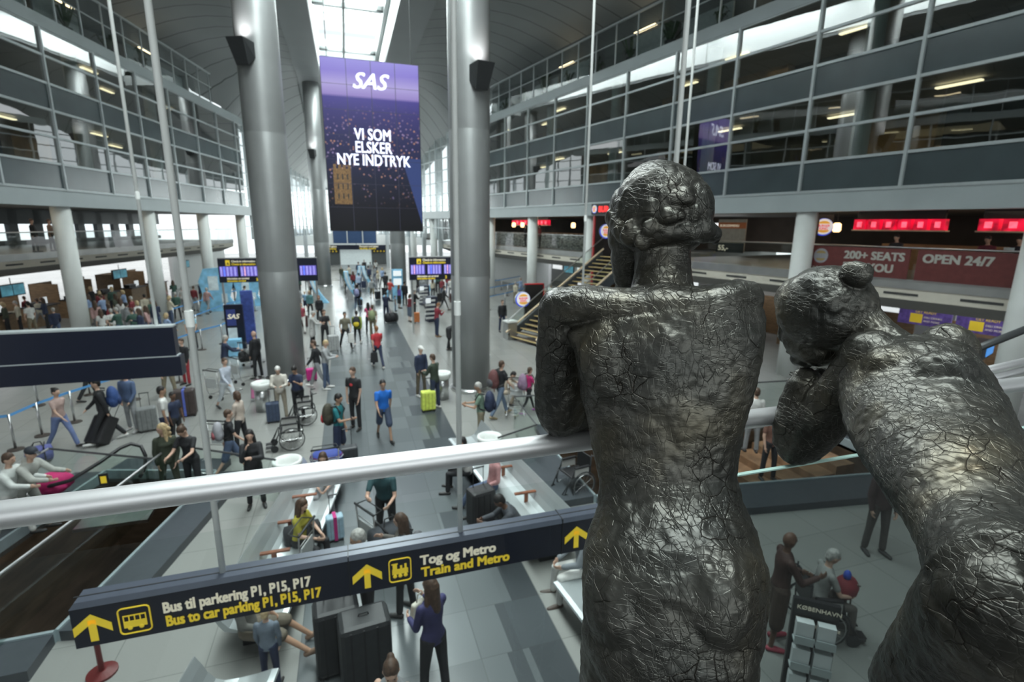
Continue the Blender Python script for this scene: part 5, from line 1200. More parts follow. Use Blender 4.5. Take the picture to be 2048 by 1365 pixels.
totem(476, 700, .75, 2.1, M_navy, 'dark blue advertising totem left of the nearest metal column', extra=ex1)
totem(503, 690, .5, 2.6, mat('blue_banner', (0.06,0.10,0.38), .5, var=.3), 'tall narrow blue banner right beside the nearest metal column', 'upright_banner')
p = at_z(470, 712); tag(MB().box(-.3,.3,-.2,.2,0,.75).build('blue_box', M_lblue, loc=p), 'light blue display box standing before the dark blue totem', 'stand')
def bluestand(px, py, s, label):
    p = at_z(px, py); r = empty('blue_stand', (p.x,p.y,0), 0, label, 'stand')
    b = MB(); pts = [(-1.0*s,.0,0),(-.75*s,0,1.0*s),(-.9*s,0,1.7*s),(-.6*s,0,2.4*s),(.5*s,0,2.5*s),(.8*s,0,1.6*s),(.6*s,0,.8*s),(1.0*s,0,0)]
    b.rings([[(x,-.15,z) for x,_,z in pts],[(x,.15,z) for x,_,z in pts]]); b.build('board', M_lblue, r)
    b = MB(); b.box(-.4*s,.1*s,-.17,-.15,1.2*s,2.0*s); b.box(.2*s,.5*s,-.17,-.15,.5*s,1.0*s); b.build('print', M_lb2, r)
bluestand(440, 622, 1.15, 'large light blue cut-out stand under the left flight board'); bluestand(500, 612, .95, 'light blue cut-out stand half behind the nearest metal column')
def arch(px, py, s, flip, label):
    p = at_z(px, py); r = empty('check_in_kiosk', (p.x,p.y,0), 0, label, 'kiosk')
    b = MB(); pts = [(flip*(-.5+1.0*t**2)*s, 2.3*s*(1-t)) for t in np.linspace(0,1,9)]; 
    vs = []
    for x, z in pts: vs.append([(x-.18*s,-.3,z),(x+.18*s,-.3,z),(x+.18*s,.3,z),(x-.18*s,.3,z)])
    b.rings(vs); b.build('curved_fin', M_lblue, r); b = MB()
    vs = [[(x-.1*s,-.32,z),(x+.1*s,-.32,z),(x+.1*s,-.3,z),(x-.1*s,-.3,z)] for x, z in pts[:6]]; b.rings(vs); b.build('white_stripe', M_lb2, r)
    b = MB(); b.box(-flip*.25-.2,-flip*.25+.2,-.2,.2,0,1.15); b.box(-flip*.25-.17,-flip*.25+.17,-.22,-.2,1.15,1.5); b.build('terminal', M_steel, r)
arch(708, 600, .95, 1, 'light blue curved self check-in kiosk left in the walkway'); arch(781, 597, .95, -1, 'light blue curved self check-in kiosk at the right metal column foot'); arch(737, 572, .8, 1, 'far light blue curved kiosk, right one of the distant pair'); arch(712, 572, .8, -1, 'far light blue curved kiosk, left one of the distant pair')
arch(640, 606, .9, 1, 'light blue curved kiosk beside the rear left metal column'); arch(864, 583, .85, -1, 'light blue curved kiosk under the right flight board')
p = at_z(796, 598); r = empty('blue_terminal', (p.x,p.y,0), 0, 'upright pale blue terminal with a white screen at the rear right column', 'kiosk'); b = MB(); b.box(-.4,.4,-.15,.15,0,2.3); b.build('body', M_lblue, r); b = MB(); b.box(-.3,.3,-.17,-.15,1.1,1.6); b.box(-.3,.3,-.17,-.15,1.8,2.2); b.build('display', M_scr, r)
M_zz = mat('white_zigzag', (0.75,0.76,0.75), .4)
def zigzag(px, py, label, s=1.0):
    p = at_z(px, py); r = empty('bag_tag_machine', (p.x,p.y,0), .25, label, 'kiosk')
    b = MB(); b.rings([[(x,y,z) for x,z in ((-.15,0),(.45,0),(.45,1.5*s),(.05,1.5*s),(-.3,1.1*s),(-.05,.6*s))] for y in (-.3,.3)]); b.build('cabinet', mat('kiosk_navy', (0.03,0.035,0.06), .4), r)
    b = MB()
    for k in range(5): b.box(-.34,.30,-.32,-.30,.2+.26*k*s,.32+.26*k*s)
    b.build('zigzag_print', M_zz, r); b = MB(); b.box(-.3,.0,-.34,-.32,1.15*s,1.45*s); b.build('display', M_scr, r)
zigzag(858, 643, 'black and white zigzag check-in machine, nearest of two right of the walkway'); zigzag(845, 610, 'black and white zigzag check-in machine behind the first one', .95)
# far end signs
for px, py, w, tx, lb in ((713,495,4.6,'Gate   To the gates','black and yellow gate sign spanning the far end of the walkway'),(595,474,1.6,'Exit','small yellow and black sign high at the far left end'),(870,476,1.6,'Exit','small yellow and black sign high at the far right end')):
    p = at_y(px, py, YE-1.2); r = empty('gate_sign', p, 0, lb, 'sign'); b = MB(); b.box(-w,w,0,.15,-.32,.32); b.build('panel', M_navy, r); b = MB(); b.box(-w+.1,-w+.6,-.02,0,-.22,.22); b.box(w-.6,w-.1,-.02,0,-.22,.22); b.build('symbol', M_yel, r)
    if w > 2: text('All gates', .34, M_cream, r, (-w+.8,-.02,.02), bold=.01); text('Security', .34, M_yel, r, (-w+.8,-.02,-.28), bold=.01); text('Passport and gates', .34, M_cream, r, (.4,-.02,.02), bold=.01); text('Security control', .34, M_yel, r, (.4,-.02,-.28), bold=.01)
    b = MB(); b.tube([(0,.1,.32),(0,.1,.6)],.03,6); b.build('hanger', M_dark, r)
for x, lb in ((-2.1,'left'),(4.4,'right')):
    r = empty('gate_sign', (x,YE-.41,2.1), 0, 'dark sign with yellow symbols over the %s far gate' % lb, 'sign'); b = MB(); b.box(-1.0,1.0,0,.1,-.4,.4); b.build('panel', M_dark, r); b = MB()
    for k in range(4):
        for j in range(2): b.box(-.8+.45*k,-.62+.45*k,-.01,0,-.28+.32*j,-.1+.32*j)
    b.build('symbol', M_yel, r)
# red stanchion and leaflet rack near the camera
p = at_z(205, 1348); r = empty('red_stanchion', (p.x,p.y,0), 0, 'dark red stanchion with round foot below the left end of the long sign', 'stanchion')
b = MB(); b.lathe(0,0,[(.17,0),(.17,.03),(.05,.06)],20); b.build('foot', mat('dark_red', (0.11,0.012,0.012), .45), r); b = MB(); b.tube([(0,0,.05),(0,0,.95)],.032,12); b.build('post', mat('dark_red', (0.11,0.012,0.012), .45), r); 
p = at_z(1600, 1420); r = empty('leaflet_rack', (p.x,p.y,0), math.radians(-38), 'black leaflet rack with white booklets on the floor between the statues', 'rack')
hR = 1.5
b = MB(); b.box(-.24,.24,0,.06,0,hR); b.box(-.26,.26,-.25,.25,0,.04); b.build('stand', M_black, r)
for j in range(3):
    for k in range(2):
        b = MB(); x = -.21+.22*k; z = .30+.36*j; b.box(x,x+.20,-.14,-.02,z,z+.02); b.box(x,x+.20,-.15,-.14,z,z+.10); s_ = b.build('shelf_pocket', mat('clear_pocket', (0.45,0.5,0.5), .3), r)
        b = MB(); b.box(x+.01,x+.19,-.12,-.03,z+.02,z+.27); tag(b.build('booklet_stack', mat('white_booklet', (0.75,0.78,0.78), .5, var=.03), loc=p, rot=(0,0,math.radians(-38))), 'stack of white booklets in the black leaflet rack', 'booklets', 'booklet stacks in the black leaflet rack')
text('KØBENHAVN', .075, M_cream, r, (-.2,-.005,hR-.12)); text('TRAVEL', .05, M_cream, r, (-.2,-.005,hR-.26)); text('TAKE ONE FOR FREE', .05, M_cream, r, (-.2,-.005,hR-.33))
# ------------------------------------------------------------------ people
SKIN = {'p': (0.56,0.36,0.27), 'm': (0.40,0.24,0.16), 'd': (0.14,0.075,0.05)}
HAIRC = {'brown': (0.07,0.04,0.025), 'black': (0.014,0.012,0.012), 'blond': (0.48,0.36,0.20), 'grey': (0.38,0.37,0.35), 'ginger': (0.20,0.08,0.03), 'white': (0.65,0.64,0.62)}
def V(*a): return Vector(a)
R_ = math.radians
#        lL  kL   lR  kR  abL  | aL: pitch abd elbow inward | aR | lean | head pitch, yaw
POSES = {
 'stand': dict(l=(3,2,-2,2,4), a=((4,8,12,.1),(0,8,10,.1)), lean=2, head=(4,0)),
 'stand2': dict(l=(8,8,-4,2,6), a=((10,10,25,.2),(-2,9,14,.1)), lean=1, head=(6,20)),
 'walk': dict(l=(24,6,-18,16,2), a=((-20,6,12,.1),(22,6,22,.1)), lean=4, head=(4,0)),
 'walk2': dict(l=(-20,22,26,5,2), a=((20,6,25,.1),(-20,6,14,.1)), lean=5, head=(4,0)),
 'wide': dict(l=(18,4,-20,4,9), a=((8,12,25,.2),(-10,12,15,.1)), lean=3, head=(8,0)),
 'phone': dict(l=(3,2,-2,2,4), a=((22,10,105,.45),(18,8,100,.4)), lean=6, head=(34,0)),
 'phone1': dict(l=(4,3,-2,2,5), a=((2,8,12,.1),(22,9,80,.15)), lean=2, head=(14,10)),
 'push': dict(l=(16,8,-14,14,3), a=((40,8,42,.1),(40,8,42,.1)), lean=10, head=(6,0)),
 'pushs': dict(l=(4,3,-4,4,4), a=((38,8,45,.1),(38,8,45,.1)), lean=8, head=(8,0)),
 'pullL': dict(l=(22,6,-16,14,2), a=((-34,14,8,0),(16,6,20,.1)), lean=6, head=(5,0)),
 'pullR': dict(l=(-16,14,22,6,2), a=((16,6,20,.1),(-34,14,8,0)), lean=6, head=(5,0)),
 'cross': dict(l=(3,2,-2,2,4), a=((26,6,98,.95),(22,6,92,.95)), lean=1, head=(5,0)),
 'hands': dict(l=(3,2,-2,2,4), a=((24,8,70,.55),(24,8,70,.55)), lean=4, head=(14,0)),
 'chin': dict(l=(2,2,0,2,4), a=((34,6,82,.9),(30,5,138,.35)), lean=6, head=(6,0)),
 'bend': dict(l=(6,4,-4,8,4), a=((85,6,10,.1),(80,8,20,.1)), lean=68, head=(20,0)),
 'hold': dict(l=(4,2,-4,2,4), a=((10,8,70,.2),(30,10,75,.3)), lean=2, head=(8,-15)),
 'sit': dict(l=(86,84,84,82,7), a=((22,8,45,.5),(22,8,45,.5)), lean=8, head=(16,0)),
 'sitfwd': dict(l=(86,88,84,86,8), a=((38,6,48,.6),(36,6,50,.6)), lean=36, head=(20,0)),
 'sitback': dict(l=(80,60,78,50,9), a=((10,14,55,.4),(-20,50,30,.1)), lean=-8, head=(8,20)),
 'squat': dict(l=(105,120,100,118,8), a=((55,8,40,.4),(50,8,45,.4)), lean=26, head=(24,0)),
}
SLIST = []
def person(p, heading, label, pose='stand', top=('tee',(.05,.05,.06)), bot=('long',(.04,.05,.08)), hair=('short','brown'), h=1.74, skin='p', fat=1.0, fem=False, seat=None, shoes=(.03,.03,.03), mods=None, group=None):
    P = dict(POSES[pose])
    if mods: P.update(mods)
    s = h/1.75; dist = (Vector(p)-EYEV).length; near = dist < 15.5
    vx = 0.0125 if dist < 12 else (0.016 if near else 0.024 if dist < 32 else 0.034)
    lL, kL, lR, kR, ab = P['l']; lean = R_(P['lean'])
    sp = V(0, math.sin(lean), math.cos(lean)); fwd = V(0, math.cos(lean), -math.sin(lean))
    def leg(side, a, k):
        a = R_(a); c = R_(ab); hip = V(side*.088, 0, -.03)
        kn = hip+V(side*math.sin(c)*.43, math.sin(a)*.43*math.cos(c), -math.cos(a)*.43*math.cos(c))
        a2 = a-R_(k); an = kn+V(side*math.sin(c)*.2, math.sin(a2)*.42, -math.cos(a2)*.42); toe = an+V(side*.03, .16*math.cos(a2*.6), .16*math.sin(a2*.6)-.045)
        return hip, kn, an, toe
    Ls = [leg(-1, lL, kL), leg(1, lR, kR)]
    zmin = min(min(l[2].z-.075, l[3].z-.03) for l in Ls)
    base = -zmin if seat is None else (seat/s+.10)
    O = V(0, 0, base)
    shw = .165 if fem else .19; chest = sp*.36; neckb = sp*.515
    def arm(side, spec):
        b_, c, e, inn = spec; b_ = R_(b_)+ (0 if P['lean'] > 50 else lean*.3); c = R_(c); e = R_(e)
        sh = sp*.440+V(side*(shw-.012), 0, 0)
        el = sh+V(side*math.sin(c), math.sin(b_)*math.cos(c), -math.cos(b_)*math.cos(c))*.285
        g = b_+e; d = V(-side*inn, math.sin(g), -math.cos(g)).normalized(); wr = el+d*.245
        return sh, el, wr, d
    As = [arm(-1, P['a'][0]), arm(1, P['a'][1])]
    hp, hy = R_(P['head'][0]), R_(P['head'][1]); hdir = Matrix.Rotation(-hy, 3, 'Z') @ V(0, math.sin(hp+lean*.5), math.cos(hp+lean*.5)); hf = Matrix.Rotation(-hy, 3, 'Z') @ V(0, math.cos(hp+lean*.5), -math.sin(hp+lean*.5))
    hr = hf.cross(hdir).normalized(); hc = neckb+sp*.06+hdir*.115; HR = Matrix((hr, hf, hdir)).transposed()
    root = empty('person', p, -R_(heading), label, 'person', group); root.scale = (1, 1, 1)
    def T(q): return (q+O)*s
    def torso(b, k, g=0.0, low=-.03, arms=True):
        f = fat; ch = .098 if fem else .105
        W = [(low-.05,.105,.07),(low-.01,.150,.100),(.03,.158 if not fem else .162,.108),(.12,.138 if not fem else .122,.100),(.21,.142 if not fem else .124,.098),(.30,.160 if not fem else .142,.106),(.38,.172 if not fem else .152,.108),
             (.44,.168 if not fem else .148,.092),(.485,.118,.074),(.515,.066,.056)]
        fx = V(1,0,0); rs = []
        for t_, hw, hd in W:
            ff = fat if t_ < .36 else 1+(fat-1)*.4; c0 = sp*t_; hw2, hd2 = hw*ff*k+g, hd*ff*k+g
            rs.append([T(c0+fx*math.cos(2*math.pi*q/20)*hw2+fwd*math.sin(2*math.pi*q/20)*hd2) for q in range(20)])
        b.rings(rs)
        if fem: b.ell(T(sp*.345+fwd*.065), ((.12*k+g)*s, (.055*k+g)*s, (.06*k+g)*s))
    def arms_(b, k, g, upto, fr=1.0):
        for sh, el, wr, d in As:
            if upto <= 1: b.cap(T(sh), T(sh+(el-sh)*upto), (.052*k+g)*s, (.046*k+g)*s)
            else:
                b.cap(T(sh), T(el), (.052*k+g)*s, (.042*k+g)*s); b.cap(T(el), T(el+(wr-el)*(upto-1)), (.040*k+g)*s, (.030*k+g)*s)
    def legs_(b, k, g, upto, flare=0):
        for hip, kn, an, toe in Ls:
            if upto <= 1: b.cap(T(hip), T(hip+(kn-hip)*upto), (.086*k*min(fat,1.15)+g)*s, (.068*k+g+flare)*s)
            else:
                b.cap(T(hip), T(kn), (.086*k*min(fat,1.15)+g)*s, (.056*k+g)*s); b.cap(T(kn), T(kn+(an-kn)*(upto-1)), (.054*k+g)*s, (.040*k+g+flare)*s)
    # --- body: one continuous skin surface
    b = MB(); torso(b, .86); arms_(b, .84, 0, 2); legs_(b, .82, 0, 2)
    b.cap(T(sp*.47), T(neckb+sp*.08), .052*s, .048*s)
    b.ell(T(hc), (.074*s,.092*s,.108*s), 0, 16, 12, HR); b.ell(T(hc-hdir*.055+hf*.028), (.052*s,.058*s,.058*s), 0, 12, 8, HR)
    b.ell(T(hc-hdir*.02+hf*.096), (.011*s,.018*s,.022*s), 0, 8, 6, HR); b.ell(T(hc-hdir*.062+hf*.085), (.022*s,.010*s,.009*s), 0, 8, 6, HR); b.ell(T(hc+hdir*.022+hf*.082), (.05*s,.014*s,.012*s), 0, 8, 6, HR)
    for q in (-1,1): b.ell(T(hc+hr*q*.077-hdir*.012), (.012*s,.02*s,.028*s), 0, 8, 6, HR)
    for side, (sh, el, wr, d) in zip((-1,1), As):
        sd = V(side,0,0)-d*d.dot(V(side,0,0)); sd = sd.normalized() if sd.length > .2 else V(0,1,0); fl = d.cross(sd).normalized(); tf = sd.cross(d).normalized()
        pal = wr+d*.05; b.ell(T(pal), (.018*s,.042*s,.05*s), 0, 10, 7, Matrix((sd, tf, d)).transposed())
        if near:
            for k in range(4):
                q = wr+d*.088+tf*(-.030+.020*k); dd = d; rr = .0088
                for j, ln in enumerate((.034,.026,.02)):
                    dd = (dd*math.cos(.25+.18*j)-sd*math.sin(.25+.18*j)).normalized(); q2 = q+dd*ln*(1,1.12,1.05,.85)[k]; b.cap(T(q), T(q2), rr*s, rr*.9*s, 6); q = q2
            q = wr+d*.03+tf*.034; b.cap(T(q), T(q+(d+tf*.7-sd*.3).normalized()*.045), .011*s, .009*s, 6)
        else: b.cap(T(wr+d*.07), T(wr+d*.13-sd*.02), .024*s, .016*s, 8)
    for hip, kn, an, toe in Ls: b.cap(T(an+V(0,-.02,-.035)), T(toe), .034*s, .024*s)
    b.build('body', colmat(SKIN[skin], .55, 'skin', .05), root, voxel=vx*s, sm=1)
    # --- top
    kind, c1 = top[0], top[1]; b = MB(); g0 = {'tee':.010,'shirt':.013,'jacket':.022,'hoodie':.024,'tank':.008,'coat':.024,'dress':.016}[kind]
    torso(b, .93, g0, -.05 if bot[0] != 'skirt' else 0); 
    if kind in ('coat','dress'):
        for hip, kn, an, toe in Ls: b.cap(T(hip*.6), T(hip*.5+(kn-hip)*(.75 if kind == 'coat' else .95)+hip*.5), (.1*fat+g0)*s, (.092+g0)*s)
    if kind != 'tank': arms_(b, .95, g0*.7, .62 if kind in ('tee','dress') else 1.96)
    if kind == 'hoodie': b.ell(T(sp*.52-fwd*.06), (.09*s,.06*s,.06*s))
    b.build({'tee':'t_shirt','tank':'tank_top'}.get(kind, kind), colmat(c1), root, voxel=vx*s, sm=2)
    if len(top) > 2 and near:      # patch or print
        b = MB(); b.ell(T(chest+fwd*(.105+g0)+V(.0,0,-.02)), (.05*s,.012*s,.04*s)); b.build('chest_print', colmat(top[2]), root)
    # --- bottom
    kind2, c2 = bot; b = MB()
    b.cap(T(V(-.07,0,-.02)), T(V(.07,0,-.02)), .108*fat*s, .108*fat*s)
    if kind2 in ('long','jeans'): legs_(b, .95, .010, 1.93, .008)
    elif kind2 == 'leggings': legs_(b, .92, .002, 1.95)
    elif kind2 == 'shorts': legs_(b, .98, .014, .98, .012)
    elif kind2 == 'cropped': legs_(b, .97, .012, 1.55, .012)
    elif kind2 == 'skirt':
        for hip, kn, an, toe in Ls: b.cap(T(hip), T(kn+(an-kn)*.2), .105*s, .10*s)
        b.cap(T((Ls[0][0]+Ls[1][0])/2), T((Ls[0][1]+Ls[1][1])/2), .11*s, .12*s)
    b.build({'long':'trousers','jeans':'jeans'}.get(kind2, kind2), colmat(c2), root, voxel=vx*s, sm=2)
    # --- shoes
    for hip, kn, an, toe in Ls:
        b = MB(); b.cap(T(an+V(0,-.03,-.045)), T(an*.5+toe*.5+V(0,0,-.02)), .040*s, .040*s); b.cap(T(an*.5+toe*.5+V(0,0,-.022)), T(toe+V(0,.02,-.003)), .040*s, .030*s)
        b.build('shoe', colmat(shoes, .5), root, smooth=True)
    # --- hair / headwear
    hs, hcol = hair; b = MB(); hm = colmat(HAIRC.get(hcol, hcol) if isinstance(hcol, str) else hcol, .6, 'hair', .35, 30)
    nm = 'hair'
    if hs != 'bald':
        b.ell(T(hc+hdir*.026-hf*.014), (.082*s,.096*s,.098*s), 0, 16, 12, HR); b.ell(T(hc-hf*.045-hdir*.02), (.072*s,.06*s,.08*s), 0, 12, 8, HR)
        if hs in ('long','wavy'):
            L_ = .30 if hs == 'long' else .34
            b.cap(T(hc-hf*.06), T(hc-hf*.075-sp*L_), .075*s, .07*s); 
            for q in (-1,1): b.cap(T(hc+hr*q*.06-hf*.01), T(hc+hr*q*.085-hf*.02-sp*(L_*.85)), .036*s, .04*s)
            if hs == 'wavy':
                for k in range(9): b.ell(T(hc-hf*(.10)+hr*(-.07+.07*(k % 3))-sp*(.04+.1*(k//3))), (.042*s,.035*s,.05*s))
        if hs == 'bob':
            b.cap(T(hc-hf*.05), T(hc-hf*.06-hdir*.09), .08*s, .07*s)
            for q in (-1,1): b.cap(T(hc+hr*q*.066), T(hc+hr*q*.07-hdir*.09), .03*s, .03*s)
        if hs == 'bun': b.ell(T(hc+hdir*.07-hf*.10), (.04*s,.04*s,.038*s))
        if hs == 'tail': b.cap(T(hc-hf*.10+hdir*.02), T(hc-hf*.14-hdir*.17), .03*s, .018*s)
        if hs in ('cap','flatcap'):
            nm = 'cap'; b = MB(); b.ell(T(hc+hdir*.048-hf*.004), (.092*s,.106*s,.082*s), 0, 14, 10, HR); b.ell(T(hc+hdir*.045+hf*.115), (.06*s,.055*s,.012*s), 0, 12, 6, HR)
            hm = colmat(hcol, .7)
        o = b.build(nm, hm, root, voxel=(.011 if near else .02)*s, sm=1)
        # open the face: hair only sits behind the hairline
    if near:
        b = MB()
        for q in (-1,1): b.ell(T(hc+hr*q*.030+hf*.087+hdir*.004), (.011*s,.006*s,.006*s), 0, 8, 6, HR)
        b.build('eyes', M_black, root)
    W_ = Matrix.Translation(Vector(p)) @ Matrix.Rotation(-R_(heading), 4, 'Z')
    return dict(root=root, handL=W_ @ T(As[0][2]+As[0][3]*.07), handR=W_ @ T(As[1][2]+As[1][3]*.07), back=W_ @ T(sp*.27-fwd*(.10*fat+g0)), rz=-R_(heading), s=s, lean=lean)
K_ = (.018,.019,.022); NV = (.022,.032,.07); JN = (.07,.10,.17); WH = (.62,.62,.60); GR = (.25,.26,.27); KH = (.22,.19,.13); OL = (.05,.06,.04)
def fp(px, py): return at_z(px, py)
def bp(d, col, label, s=1.0, acc=None): backpack(d['back'], d['rz'], col, label, s, acc, -d['lean']*.9)
def hb(d, side, w, h, col, label): q = d['hand'+side]; handbag((q.x, q.y, q.z-.09), d['rz'], w, h, col, label)
# --- middle of the walkway
d = person(fp(757,736), -12, 'person in red t-shirt and dark jeans walking away with a black bag', 'walk', ('tee',(.42,.03,.04)), ('jeans',NV), ('short','ginger'), 1.76, shoes=WH); hb(d, 'L', .30, .42, K_, 'black shopper bag with green print carried by the person in red t-shirt')
d = person(fp(693,697), 165, 'person in olive-grey polo and black trousers striding with a white carrier bag', 'wide', ('tee',(.16,.15,.11)), ('long',K_), ('short','black'), 1.76, 'm'); hb(d, 'L', .30, .45, WH, 'white carrier bag held by the person in olive-grey polo')
d = person(fp(716,689), 5, 'person in lime green jacket with black and yellow backpack walking away', 'walk2', ('jacket',(.20,.26,.03)), ('leggings',K_), ('short','black'), 1.70, shoes=WH); bp(d, K_, 'black backpack with yellow top on the lime green jacket', 1.15, (.55,.42,.02))
d = person(fp(747,676), 8, 'person in khaki with a pale green backpack walking away', 'stand', ('tee',KH), ('long',KH), ('short','brown'), 1.70); bp(d, (.24,.28,.15), 'pale green backpack in the middle of the walkway', 1.1)
person(fp(739,668), 0, 'person in pink and black top pushing a pushchair beyond the green backpack', 'pushs', ('tee',(.5,.06,.16)), ('long',K_), ('long','black'), 1.66, fem=True)
person(fp(773,641), 20, 'person in dark navy clothes with a huge black bag on a trolley', 'pushs', ('jacket',NV), ('long',NV), ('short','black'), 1.72); duffel(fp(783,645)+V(0,0,.0), .3, .75, .28, K_, 'huge black bag on the trolley of the person in navy')
person(fp(745,599), 3, 'person in grey jacket and shorts with a brown shoulder bag walking away', 'walk', ('jacket',(.28,.29,.29)), ('shorts',KH), ('short','grey'), 1.70, fem=True)
person(fp(719,587), -5, 'person in pale blue shirt walking far up the walkway', 'walk', ('shirt',(.36,.44,.58)), ('long',NV), ('short','black'), 1.74)
d = person(fp(716,620), 8, 'person in black with a lilac backpack and jeans walking away', 'walk2', ('jacket',K_), ('jeans',JN), ('short','black'), 1.78); bp(d, (.35,.36,.60), 'lilac backpack in the walkway', 1.1)
person(fp(606,666), 175, 'person in maroon shirt and white trousers near the column', 'walk', ('tee',(.28,.05,.07)), ('long',WH), ('short','brown'), 1.66, fat=1.2, fem=True)
person(fp(627,695), 95, 'person in long grey-white cardigan leaning over luggage', 'pushs', ('coat',(.42,.42,.41)), ('long',K_), ('short','grey'), 1.72)
person(fp(652,693), 160, 'person in black t-shirt with red print beside the silver suitcase', 'hold', ('tee',K_,(.6,.08,.06)), ('long',K_), ('short','brown'), 1.76)
person(fp(654,778), 100, 'person in grey hoodie and blue jeans standing by the walkway', 'hands', ('hoodie',(.34,.35,.36)), ('jeans',JN), ('short','blond'), 1.76, shoes=WH)
person(fp(638,776), -80, 'person in black jacket leaning on a suitcase handle beside the grey hoodie', 'pullR', ('jacket',K_), ('jeans',GR), ('short','brown'), 1.76, shoes=WH)
person(fp(641,648), 170, 'person in teal top and dark jacket behind the luggage trolley', 'stand2', ('jacket',K_), ('long',K_), ('bob','ginger'), 1.66, fem=True)
person(fp(622,634), 180, 'blond person in teal cardigan beyond the maroon shirt', 'stand', ('jacket',(.10,.24,.26)), ('long',K_), ('bob','blond'), 1.64, fem=True)
person(fp(598,625), 150, 'person in dark grey standing just right of the nearest left column', 'stand', ('jacket',GR), ('long',K_), ('short','brown'), 1.7)
person(fp(612,622), 200, 'child in light blue top beyond the dark trolley', 'stand', ('tee',(.25,.42,.60)), ('shorts',NV), ('short','blond'), 1.3)
person(fp(592,600), 10, 'person in royal blue jumper behind the left column', 'stand', ('hoodie',(.04,.08,.30)), ('long',K_), ('short','black'), 1.78)
# staff and men in the foreground of the walkway
person(fp(713,858), 215, 'staff person in black polo with red sleeve badge standing in the walkway', 'stand', ('tee',K_,(.6,.05,.06)), ('long',K_), ('short','brown'), 1.82)
person(fp(770,880), 172, 'person in bright blue polo and navy shorts walking toward the camera', 'walk', ('tee',(.012,.14,.55)), ('shorts',(.05,.07,.12)), ('short','black'), 1.74, 'm')
d = person(fp(682,925), 110, 'person in teal t-shirt with backpack holding a phone', 'phone1', ('tee',(.015,.17,.19)), ('shorts',NV), ('short','black'), 1.76, 'm'); bp(d, (.05,.045,.03), 'dark patterned backpack on the teal t-shirt', 1.15, (.45,.03,.04))
q = d['handR']; b = MB(); b.box(-.035,.035,-.006,.006,-.07,.07); tag(b.build('mobile_phone', M_black, loc=q, rot=(.6,0,-1.9)), 'black phone in the hand of the person in teal t-shirt', 'phone')
person(fp(565,838), 178, 'elderly person in cream jacket and beige trousers looking down by the column', 'hands', ('jacket',(.50,.47,.42)), ('long',(.36,.32,.25)), ('short','white'), 1.66, mods=dict(head=(30,0)))
person(fp(600,838), 195, 'staff person in navy t-shirt looking at a phone by the column', 'phone', ('tee',NV,(.6,.05,.06)), ('long',K_), ('bun','black'), 1.68, 'm', fat=1.2, fem=True)
person(fp(515,1012), 172, 'long-haired person in black jacket leaning on the fence with chin on hand', 'chin', ('jacket',K_), ('long',K_), ('long','black'), 1.70, fem=True)
d = person(fp(466,950), 75, 'boy in black t-shirt and shorts walking right with a striped grey backpack', 'walk', ('tee',K_), ('shorts',JN), ('short','brown'), 1.62, shoes=WH); bp(d, (.34,.34,.37), 'grey backpack with red stripes on the boy', .95, (.4,.12,.14))
person(fp(487,905), -70, 'person in cream floral blouse turning away beside the boy', 'stand2', ('shirt',(.52,.44,.38)), ('long',K_), ('bob','brown'), 1.62, fem=True)
d = person(fp(458,818), 130, 'person in pale striped blouse and white trousers walking quickly', 'walk', ('shirt',(.45,.49,.57)), ('cropped',(.60,.64,.68)), ('short','brown'), 1.68, fat=1.2, fem=True)
person(fp(455,765), 60, 'person in dark jacket pushing a trolley left of the metal column', 'pushs', ('jacket',NV), ('long',GR), ('short','grey'), 1.74)
person(fp(518,758), -60, 'bald person in black standing against the left side of the metal column', 'stand', ('jacket',K_), ('long',K_), ('bald','brown'), 1.82)
person(fp(843,792), 150, 'person in white flat cap and dark jacket beside the yellow suitcase', 'stand', ('jacket',NV), ('long',(.12,.10,.07)), ('flatcap',(.60,.59,.57)), 1.74, shoes=WH)
person(fp(871,818), -45, 'person in dark green jacket and jeans talking to the one in white cap', 'hands', ('jacket',(.035,.05,.035)), ('jeans',NV), ('short','brown'), 1.78, shoes=WH)
person(fp(874,674), 70, 'person in maroon jumper looking down at a phone', 'phone', ('shirt',(.22,.025,.04)), ('long',NV), ('short','ginger'), 1.80, shoes=(.2,.12,.06))
person(fp(898,700), 80, 'person in black suit bending forward left of the thin pole', 'bend', ('coat',K_), ('long',K_), ('short','black'), 1.76)
person(fp(820,644), 60, 'person in maroon jacket and denim skirt at the check-in machine', 'hands', ('jacket',(.20,.03,.045)), ('skirt',(.12,.16,.22)), ('bob','brown'), 1.66, fem=True)
person(fp(829,634), 60, 'person in dark suit and white shirt beside the zigzag machine', 'hands', ('jacket',K_), ('long',K_), ('short','grey'), 1.74)
d = person(fp(888,622), 100, 'person in dark jacket striding with a bag beneath the right board', 'walk', ('jacket',K_), ('leggings',K_), ('short','black'), 1.74)
person(fp(781,603), 40, 'person in coral jacket at the blue kiosk', 'hands', ('jacket',(.55,.07,.06)), ('long',GR), ('short','brown'), 1.70)
person(fp(799,617), 60, 'person in violet top and dark skirt near the blue terminal', 'stand', ('shirt',(.16,.10,.40)), ('skirt',K_), ('long','ginger'), 1.62, fem=True)
person(fp(791,623), 90, 'small child in grey beside the person in violet', 'stand', ('tee',GR), ('long',JN), ('short','brown'), 1.05)
person(fp(810,612), 30, 'person in black leaning at the rear right column', 'stand2', ('jacket',K_), ('long',K_), ('short','black'), 1.76)
person(fp(772,585), 0, 'person in black walking far away right of the walkway', 'walk', ('jacket',K_), ('long',K_), ('short','black'), 1.76)
